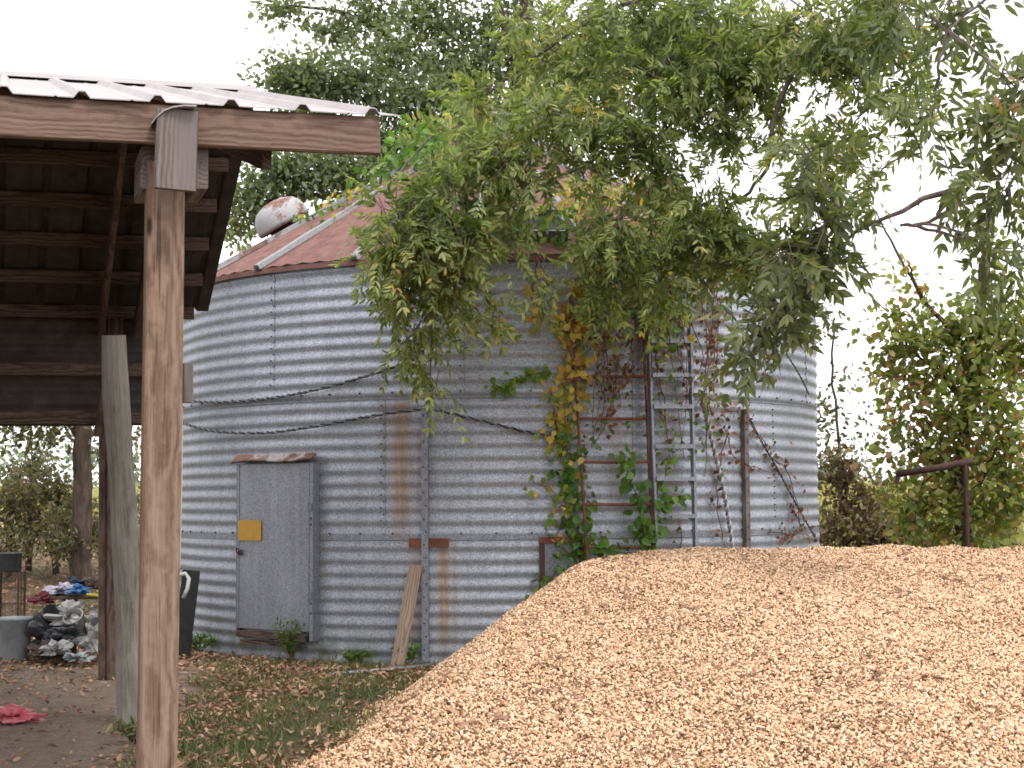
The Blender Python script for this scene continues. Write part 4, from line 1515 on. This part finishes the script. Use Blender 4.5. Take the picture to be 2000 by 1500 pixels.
# far wood along the horizon and the field in front of it
lv = Leaves()
for k in range(150):
    x = random.uniform(-150, 150)
    y = 220 + random.uniform(-15, 25)
    hh = random.uniform(1.6, 3.4) if x > -10 else random.uniform(4, 8)
    leaf_cloud(lv, (x, y, 2.0 + hh * .5), (3.5, 2.5, hh), 120, 1.0, .7)
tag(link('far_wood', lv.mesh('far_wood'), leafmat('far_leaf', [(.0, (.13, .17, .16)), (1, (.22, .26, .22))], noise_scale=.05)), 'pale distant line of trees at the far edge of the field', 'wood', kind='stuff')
lv = Leaves()
n_ = 22000
y = 19 + 60 * RNG.random(n_) ** 2
x = RNG.uniform(-.40, .40, n_) * y
ok = (x > -.08 * y) | (y > 34)
x, y = x[ok], y[ok]
n_ = len(x)
zz = np.array([ground_z(a_, b_) for a_, b_ in zip(x, y)])
hgt = RNG.uniform(.25, .6, n_)
lv.add(np.stack([x, y, zz], -1), RNG.normal(0, .3, (n_, 3)) + np.array([0, 0, 1]), RNG.normal(0, 1, (n_, 3)), hgt, RNG.uniform(.02, .05, n_) * 1.4, .1, .15)
tag(link('field_grass', lv.mesh('field_grass'), M_field), 'tall pale dry grass of the field behind the bin', 'grass', kind='stuff')

# ------------------------------------------------------------------ creepers


def creeper(name, label, paths, n_, mts, size=(.05, .085), spread=.07, surf='wall', off=.05, dens_top=1.0, stem=.006):
    """vine stems along picture paths on the wall (or roof) with broad leaves"""
    pts_all = []
    stems = []
    for path in paths:
        m_ = MB()
        stems.append(m_)
        pts = [cyl(a_, b_, BR + off) if surf == 'wall' else roof_pt(a_, b_, off) for a_, b_ in path]
        L_ = limb(m_, pts, stem, stem * .5, .05, 4)
        pts_all += [(Vector(L_[k]), Vector(L_[k + 1])) for k in range(len(L_) - 1)]
    base = min((p for a_ in pts_all for p in a_), key=lambda p: p.z)
    o = thing(name, base, label, 'vine')
    for m_ in stems: m_.build('stem', M_stem, o)
    ln = np.array([(b_ - a_).length for a_, b_ in pts_all])
    pick = RNG.choice(len(pts_all), n_, p=ln / ln.sum())
    A_ = np.array([pts_all[k][0] for k in pick])
    B_ = np.array([pts_all[k][1] for k in pick])
    P_ = A_ + (B_ - A_) * RNG.random((n_, 1)) + RNG.normal(0, spread, (n_, 3)) * np.array([1, .45, 1])
    outw = P_ - np.array(BC)
    outw[:, 2] = 0
    outw = unit(outw)
    # leaves stay outside the wall or above the roof
    if surf == 'wall':
        rr_ = np.hypot(P_[:, 0] - BC.x, P_[:, 1] - BC.y)
        push = np.maximum(BR + .03 - rr_, 0)
        P_ += outw * push[:, None]
    D_ = RNG.normal(0, .6, (n_, 3)) + np.array([0, 0, -.6])
    N_ = outw * .9 + RNG.normal(0, .45, (n_, 3)) + np.array([0, 0, .35])
    S_ = RNG.uniform(*size, n_)
    order = np.argsort(P_[:, 2] + RNG.normal(0, .15, n_))
    cut = 0
    for frac, mt in mts:
        k = order[cut:cut + int(n_ * frac)]
        cut += int(n_ * frac)
        lv_ = Leaves()
        lv_.add(P_[k], D_[k], N_[k], S_[k], S_[k] * .8, .15, .15)
        link('leaves', lv_.mesh('leaves'), mt, o)
    return o


def roof_pt(px, py, off):
    """ray against the cone of the roof"""
    d = ray(px, py)
    best = None
    t_ = 12.0
    while t_ < 20:
        p = CAM + d * t_
        rho = math.hypot(p.x - BC.x, p.y - BC.y)
        zc_ = RZ0 + (RRO - rho) / (RRO - RRI) * (RZ1 - RZ0) + off
        if rho < RRO and p.z < zc_: return p
        t_ += .02
    # ray passes above the roof: nearest point over the cone, dropped onto it
    p = at(px, py, 15.9)
    rho = max(RRI, math.hypot(p.x - BC.x, p.y - BC.y))
    p.z = min(p.z, RZ0 + (RRO - rho) / (RRO - RRI) * (RZ1 - RZ0) + off)
    return p


creeper('creeper', 'yellow and green creeper climbing the left rail of the rusty ladder', [[(1150, 1120), (1120, 980), (1105, 860), (1125, 740), (1120, 640), (1150, 560), (1190, 520)], [(1090, 860), (1085, 800), (1110, 740)], [(1110, 1000), (1090, 1040)], [(1130, 640), (1060, 600)], [(1125, 740), (1135, 690), (1120, 610)]], 520, [(.35, M_vgreen), (.65, M_vyel)], (.055, .095), .075)
creeper('creeper', 'yellow leaved creeper trailing from the eave between the two ladders', [[(1190, 520), (1200, 570), (1180, 640)], [(1160, 540), (1140, 590)], [(1210, 560), (1290, 590), (1300, 680)], [(1050, 510), (1040, 570), (1050, 640)], [(1170, 520), (1165, 580), (1195, 620)]], 230, [(1.0, M_vyel)], (.05, .095), .07)
creeper('creeper', 'bright green creeper climbing out of the chips between the ladders', [[(1270, 1090), (1255, 1010), (1230, 930), (1215, 880)], [(1265, 1060), (1290, 990), (1325, 965)], [(1270, 1080), (1200, 1075), (1150, 1050), (1110, 1035)], [(1300, 930), (1305, 890)]], 190, [(1.0, M_vgreen)], (.06, .11), .055, off=.16)
creeper('creeper', 'sparse creeper with yellow leaves around the rusty hatch', [[(1150, 1120), (1100, 1070), (1075, 1060)], [(1140, 1140), (1070, 1130), (1035, 1135)], [(1120, 1000), (1080, 960), (1040, 940)], [(1120, 900), (1070, 840)], [(1080, 1175), (1065, 1150), (1090, 1110)]], 90, [(.5, M_vgreen), (.5, M_vyel)], (.045, .08), .06, off=.06)
creeper('creeper', 'short bright green sprig trailing across the middle of the wall', [[(1070, 725), (1030, 735), (990, 752), (960, 756)]], 60, [(1.0, M_vgreen)], (.045, .08), .03, off=.08)
creeper('creeper', 'dry reddish brown creeper spread over the right part of the wall', [[(1405, 580), (1400, 700), (1385, 790), (1420, 850)], [(1370, 770), (1420, 800), (1455, 800)], [(1460, 800), (1500, 880), (1545, 930), (1550, 1000), (1590, 1060)], [(1420, 850), (1440, 900), (1500, 920)], [(1500, 1040), (1560, 1040), (1550, 960)], [(1210, 700), (1190, 800), (1160, 870)], [(1330, 1080), (1325, 1010)], [(1280, 700), (1300, 800), (1310, 900)], [(1500, 560), (1490, 660), (1500, 760)], [(1420, 850), (1400, 950), (1410, 1060)]], 330, [(1.0, M_vred)], (.035, .065), .06, off=.04)
creeper('creeper', 'thin leafless and brown creeper hanging under the eave right of the ladders', [[(1400, 520), (1402, 620), (1390, 720)], [(1360, 520), (1370, 640)], [(1250, 520), (1240, 640), (1215, 760)], [(1450, 540), (1440, 600)], [(1180, 640), (1185, 760), (1170, 840)], [(1330, 540), (1325, 660), (1340, 760)], [(1290, 520), (1275, 600), (1285, 720)]], 220, [(1.0, M_vred)], (.03, .055), .07, off=.05)
creeper('creeper', 'tangle of bare brown stems hanging over the two ladders', [[(1130 + k * 17 + random.uniform(-12, 12), 500), (1130 + k * 17 + random.uniform(-22, 22), 580 + random.uniform(-20, 20)), (1130 + k * 17 + random.uniform(-30, 30), 680 + random.uniform(-20, 40)), (1130 + k * 17 + random.uniform(-40, 40), 780 + random.uniform(-40, 160))] for k in range(17)], 520, [(.25, M_vgreen), (.75, M_vred)], (.03, .06), .06, off=.13, stem=.0055)
creeper('creeper', 'loose green and rusty sprays hanging from the eave above the grey ladder', [[(1250, 500), (1270, 560), (1260, 610)], [(1330, 500), (1340, 560), (1325, 600)], [(1390, 510), (1410, 570)], [(1290, 510), (1310, 580), (1290, 690)], [(1220, 520), (1215, 620)]], 300, [(.6, M_vgreen), (.4, M_vyel)], (.045, .085), .08, off=.15)
creeper('creeper', 'green tipped with orange lying on the roof beside the white vent', [[(560, 440), (600, 425), (650, 405), (700, 395)], [(640, 400), (690, 380), (730, 370)], [(620, 440), (660, 420)]], 190, [(.7, M_vgreen), (.3, M_vyel)], (.05, .085), .06, surf='roof', off=.05)
creeper('creeper', 'bright green creeper bunched on the roof left of the peak', [[(860, 330), (840, 290), (830, 265)], [(800, 270), (840, 250), (890, 240), (930, 225)], [(760, 330), (800, 300), (850, 270)], [(900, 260), (915, 215)]], 620, [(1.0, M_vgreen)], (.07, .11), .13, surf='roof', off=.12)
creeper('creeper', 'yellowing creeper bunched around the dark roof hatch', [[(1020, 480), (1060, 430), (1130, 400), (1200, 410)], [(1100, 380), (1160, 380), (1250, 370)], [(1060, 460), (1150, 470)], [(1250, 400), (1330, 440), (1420, 480)], [(1180, 440), (1290, 470)]], 520, [(.5, M_vgreen), (.5, M_vyel)], (.05, .09), .12, surf='roof', off=.10)

# ------------------------------------------------------------------ ground cover
lv = Leaves()
n_ = 17000
x = RNG.uniform(-2.6, .2, n_)
y = RNG.uniform(5.6, 13.9, n_)
kk = np.array([grassy(a_, b_) * (noise.noise(Vector((a_ * 1.5, b_ * 1.5, 7))) > -.12 + .3 * (RNG.random() - .5)) for a_, b_ in zip(x, y)])
inb = np.hypot(x - BC.x, y - BC.y) > BR + .03
ok = (kk > .4) & inb
x, y = x[ok], y[ok]
n_ = len(x)
zz = np.array([ground_z(a_, b_) for a_, b_ in zip(x, y)])
lv.add(np.stack([x, y, zz - .005], -1), RNG.normal(0, .55, (n_, 3)) + np.array([0, 0, 1]), RNG.normal(0, 1, (n_, 3)), RNG.uniform(.03, .085, n_), RNG.uniform(.005, .010, n_), .2, .3)
tag(link('grass', lv.mesh('grass'), M_grass), 'short patchy green grass in front of the bin door', 'grass', kind='stuff')
lv = Leaves()
n_ = 34000
x = RNG.uniform(-5.2, .2, n_)
y = RNG.uniform(5.6, 15.5, n_)
den = np.array([.25 + .75 * grassy(a_, b_) for a_, b_ in zip(x, y)]) * np.array([.45 + .9 * noise.noise(Vector((a_ * 1.3, b_ * 1.3, 2))) + .6 * sm(10.8, 12.3, b_) for a_, b_ in zip(x, y)])
ok = (RNG.random(n_) < den) & (np.hypot(x - BC.x, y - BC.y) > BR + .03)
x, y = x[ok], y[ok]
xx2 = RNG.uniform(-.36, -.2, 9000)
y2 = RNG.uniform(13.5, 32, 9000)
x = np.concatenate([x, xx2 * y2])
y = np.concatenate([y, y2])
n_ = len(x)
zz = np.array([ground_z(a_, b_) for a_, b_ in zip(x, y)])
lv.add(np.stack([x, y, zz + .012], -1), RNG.normal(0, 1, (n_, 3)) * np.array([1, 1, .35]), RNG.normal(0, .35, (n_, 3)) + np.array([0, 0, 1]), RNG.uniform(.025, .075, n_), RNG.uniform(.014, .034, n_), .3, -.1)
tag(link('fallen_leaves', lv.mesh('fallen_leaves'), M_litter), 'dry brown leaves scattered over the grass and soil', 'leaves', kind='stuff')


def weed(label, px, py, h_, n_, mt=M_vgreen):
    b_ = on_ground(px, py)
    if mt is M_vgreen:
        b_ = bp(phi_of(px, 1250), BR + .10, 0)
        b_.z = ground_z(b_.x, b_.y)
    o = thing('weed', b_, label, 'weed', 'weeds along the foot of the bin')
    m_, lv_ = MB(), Leaves()
    for k in range(n_):
        e = b_ + Vector((random.uniform(-.16, .16), random.uniform(-.06, .04), h_ * random.uniform(.5, 1)))
        mid = b_.lerp(e, .5) + Vector((random.uniform(-.03, .03), 0, .03))
        m_.tube([b_, mid, e], [.004, .003, .002], 3)
        P_ = np.array([b_.lerp(mid, q) if q < 1 else mid.lerp(e, q - 1) for q in np.linspace(.5, 2, 12)])
        lv_.add(P_, RNG.normal(0, 1, (12, 3)) + np.array([0, -.2, .5]), RNG.normal(0, 1, (12, 3)), RNG.uniform(.03, .07, 12), RNG.uniform(.012, .026, 12), .1, .2)
    m_.build('stem', M_stem, o)
    link('leaves', lv_.mesh('leaves'), mt, o)


weed('leafy green weed with pale flecks at the right foot of the door', 585, 1275, .42, 13)
weed('low green weed left of the door by the dark panel', 410, 1275, .16, 12)
weed('low green weed on the wall foot left of the leaning plank', 700, 1290, .12, 10)
weed('small green weed between the plank and the pale upright', 808, 1290, .22, 6)
weed('green tuft at the foot of the square post', 262, 1455, .13, 10, M_grass)

# ------------------------------------------------------------------ clutter in the shed
Yc = 12.2


def gat(px, Y):
    p = at(px, 1000, Y)
    return Vector((p.x, Y, ground_z(p.x, Y)))


M_bucket = plain('grey_bucket', (.20, .22, .23), .5, var=.3, scale=6)
b_ = gat(32, 13.5)
bk = thing('bucket', b_, 'dented grey bucket on the soil at the left edge of the shed', 'bucket')
mb = MB()
mb.lathe([(.115, 0), (.12, .01), (.145, .34), (.152, .345), (.152, .365), (.14, .365), (.135, .33), (.11, .03)], Matrix.Translation(b_), 24)
mb.build('body', M_bucket, bk, True)
mb = MB()
mb.tube([b_ + Vector((.15 * math.cos(q), -.03 - .14 * math.sin(q) * .5, .34 - .14 * math.sin(q))) for q in np.linspace(0, math.pi, 12)], .004, 5)
mb.build('handle', M_galv, bk)


def crumple(mb_, c, rad, seed, amp):
    bm = bmesh.new()
    bmesh.ops.create_icosphere(bm, subdivisions=4, radius=1)
    o_ = Vector((seed * 5.3, seed * 2.9, seed * 1.7))
    vs = []
    for v_ in bm.verts:
        p = v_.co.copy()
        q = 1 + amp * 1.5 * noise.noise(p * 1.6 + o_) - amp * .9 * abs(noise.noise(p * 3.1 + o_ * 2)) - amp * .6 * abs(noise.noise(p * 6.5 + o_)) + amp * .2 * noise.noise(p * 13 + o_)
        z_ = max(p.z * q, -.55)
        vs.append(Vector(c) + Vector((p.x * q * rad[0], p.y * q * rad[1], z_ * rad[2])))
    fs = [tuple(x_.index for x_ in f_.verts) for f_ in bm.faces]
    bm.free()
    mb_.add(vs, fs)


def heap(name, label, cat, px, py, Y, rad, mt, seed, amp=.75, freq=2.4, z=None, group=None):
    c = at(px, py, Y)
    m_ = MB()
    crumple(m_, c, rad, seed, amp)
    o = m_.build(name, mt, None, False)
    return tag(o, label, cat, group)


M_white = plain('white_plastic', (.30, .30, .30), .5, var=.35, scale=9)
M_dk = plain('dark_plastic', (.05, .055, .06), .5, var=.4)
M_blue = plain('blue_cloth', (.05, .14, .30), .8)
M_lil = plain('pale_cloth', (.34, .32, .38), .85, var=.3)
M_navy = plain('navy_cloth', (.03, .04, .07), .85)
M_red = plain('red_plastic', (.42, .02, .03), .45, var=.15)
M_maroon = plain('maroon_cloth', (.10, .02, .025), .85)
M_pink = plain('pink_plastic', (.50, .13, .15), .4, var=.3)
M_yboard = plain('yellow_board', (.36, .30, .03), .6)
heap('bag', 'dark crumpled bag on the soil between bucket and white sacks', 'bag', 90, 1240, 13.55, (0.164, 0.142, 0.185), M_dk, 3)
heap('sack', 'crumpled white sack under the left half of the bench', 'sack', 135, 1205, 13.50, (0.174, 0.153, 0.120), M_white, 4, group='white sacks under the bench')
heap('sack', 'crumpled white sack leaning on the back post', 'sack', 183, 1250, 13.45, (0.120, 0.120, 0.164), M_white, 5, group='white sacks under the bench')
heap('sack', 'small white crumpled sack lying lowest in front of the bench', 'sack', 110, 1268, 13.25, (0.109, 0.109, 0.076), M_white, 6, group='white sacks under the bench')
heap('sack', 'flattened pale sack on the leaves nearest the pole', 'sack', 152, 1285, 13.15, (.11, .11, .04), plain('pale_blue_plastic', (.26, .29, .30), .5, var=.35), 8)
heap('bag', 'dark bag in the middle of the white sacks', 'bag', 125, 1238, 13.40, (0.142, 0.109, 0.065), M_dk, 9)
for lb, px, py, Y, r_, h_, mt in (('white pail lying under the bench among the sacks', 150, 1216, 13.45, .085, .17, 'w'), ('dark small tub at the left end of the bench', 100, 1205, 13.65, .08, .15, 'd'), ('pale grey pail beside the foot of the back post', 196, 1230, 13.60, .085, .18, 'g')):
    c_ = at(px, py, Y)
    M2 = Matrix.Translation(c_) @ Matrix.Rotation(random.uniform(-.9, .9), 4, 'Y') @ Matrix.Rotation(random.uniform(.3, 1.2), 4, 'X')
    m_ = MB()
    m_.lathe([(r_ * .85, -h_ / 2), (r_ * .98, h_ * .4), (r_ * 1.05, h_ * .41), (r_ * 1.05, h_ / 2), (r_ * .95, h_ / 2), (r_ * .8, -h_ * .4)], M2, 18)
    tag(m_.build('pail', {'w': M_white, 'd': M_dk, 'g': M_bucket}[mt], None, True), lb, 'pail')
heap('bag', 'brown crumpled bag between the bucket and the dark bag', 'bag', 92, 1275, 13.35, (0.142, 0.109, 0.087), M_sill, 31)
heap('sack', 'grey white sack showing at the far right under the bench', 'sack', 205, 1205, 13.65, (0.087, 0.098, 0.131), M_white, 33, group='white sacks under the bench')
heap('rag', 'dark red rag hanging over the left end of the bench', 'rag', 80, 1172, 13.60, (0.098, 0.065, 0.055), M_maroon, 35)
heap('rag', 'pale rag heaped at the bench left end next to the lilac cloth', 'rag', 100, 1158, 13.75, (0.087, 0.087, 0.044), M_white, 36)
# bench: board on two trestles
bc = at(150, 1166, 13.75)
bench = thing('bench', Vector((bc.x, bc.y, ground_z(bc.x, bc.y))), 'low plank bench heaped with cloths inside the shed', 'bench')
board('top', bc + Vector((-.36, 0, 0)), bc + Vector((.36, .03, .01)), .36, .03, M_sill, bench)
for dx in (-.06, .3):
    for dy in (-.13, .13):
        q = bc + Vector((dx, dy, -.016))
        board('leg', Vector((q.x, q.y, ground_z(q.x, q.y) - .02)), q, .05, .05, M_sill, bench, upv=(0, 1, 0))
heap('cloth', 'pale lilac crumpled cloth at the left of the bench heap', 'cloth', 122, 1152, 13.70, (0.120, 0.109, 0.055), M_lil, 11)
heap('cloth', 'bright blue crumpled cloth in the middle of the bench heap', 'cloth', 156, 1153, 13.65, (0.098, 0.098, 0.055), M_blue, 12)
heap('cloth', 'navy crumpled cloth behind the blue one', 'cloth', 150, 1142, 13.80, (0.131, 0.087, 0.055), M_navy, 13)
heap('cloth', 'dark brown bundle at the right of the bench heap', 'cloth', 190, 1140, 13.75, (0.087, 0.098, 0.082), M_sill, 14)
tag(board('board', at(172, 1161, 13.57), at(236, 1168, 13.57), .10, .02, M_yboard), 'yellow board lying on the right end of the bench', 'board')
cb = at(219, 1158, 13.60)
can = thing('can', cb, 'red can with a white lid standing on the yellow board', 'can')
mb = MB()
mb.lathe([(.044, 0), (.046, .006), (.046, .095), (.042, .10)], Matrix.Translation(cb), 20)
mb.build('body', M_red, can, True)
mb = MB()
mb.lathe([(.043, .101), (.044, .118), (.03, .124), (.012, .145)], Matrix.Translation(cb), 20)
mb.build('lid', M_white, can, True)
# wire cage with a black box on top
cc = at(18, 1175, 14.3)
cage = thing('wire_cage', Vector((cc.x, cc.y, ground_z(cc.x, cc.y))), 'wire cage standing at the left edge beyond the bucket', 'cage')
z0, z1 = ground_z(cc.x, cc.y), at(18, 1118, 14.3).z
for dx in (-.11, .11):
    for dy in (-.1, .1):
        mb = MB()
        mb.tube([Vector((cc.x + dx, cc.y + dy, z0 - .01)), Vector((cc.x + dx, cc.y + dy, z1))], .008, 6)
        mb.build('corner_bar', M_rustdk, cage)
mb = MB()
for k in range(9):
    x_ = -.1 + .2 * k / 8
    for dy in (-.1, .1):
        mb.tube([Vector((cc.x + x_, cc.y + dy, z0)), Vector((cc.x + x_, cc.y + dy, z1))], .0025, 4)
        mb.tube([Vector((cc.x + (.11 if dy > 0 else -.11), cc.y + x_, z0)), Vector((cc.x + (.11 if dy > 0 else -.11), cc.y + x_, z1))], .0025, 4)
for k in range(6):
    z_ = z0 + (z1 - z0) * k / 5
    mb.tube([Vector((cc.x + a_, cc.y + b2, z_)) for a_, b2 in ((-.11, -.1), (.11, -.1), (.11, .1), (-.11, .1), (-.11, -.1))], .003, 4)
mb.build('mesh_panel', M_rustdk, cage)
mb = MB()
q = Vector((cc.x, cc.y, z1 + .006))
mb.lathe([(.088, 0), (.10, .01), (.105, .155), (.112, .16), (.112, .172), (.098, .172), (.09, .02)], Matrix.Translation(q), 4 * 6)
tag(mb.build('black_tub', M_dk, None, True), 'black tub sitting on top of the wire cage', 'tub')
q = on_ground(30, 1412)
m_ = MB()
crumple(m_, q + Vector((0, 0, .035)), (.14, .12, .055), 21, .8)
tag(m_.build('plastic_bag', M_pink, None), 'crumpled pink plastic bag lying on the bare soil', 'bag')
q = on_ground(236, 1400)
m_ = MB()
blob(m_, q + Vector((0, 0, .02)), (.05, .05, .03), 23, .3, 2.5, flat=-.025)
tag(m_.build('stone', plain('grey_stone', (.28, .28, .27), .8), None, True), 'small grey stone beside the foot of the round pole', 'stone')
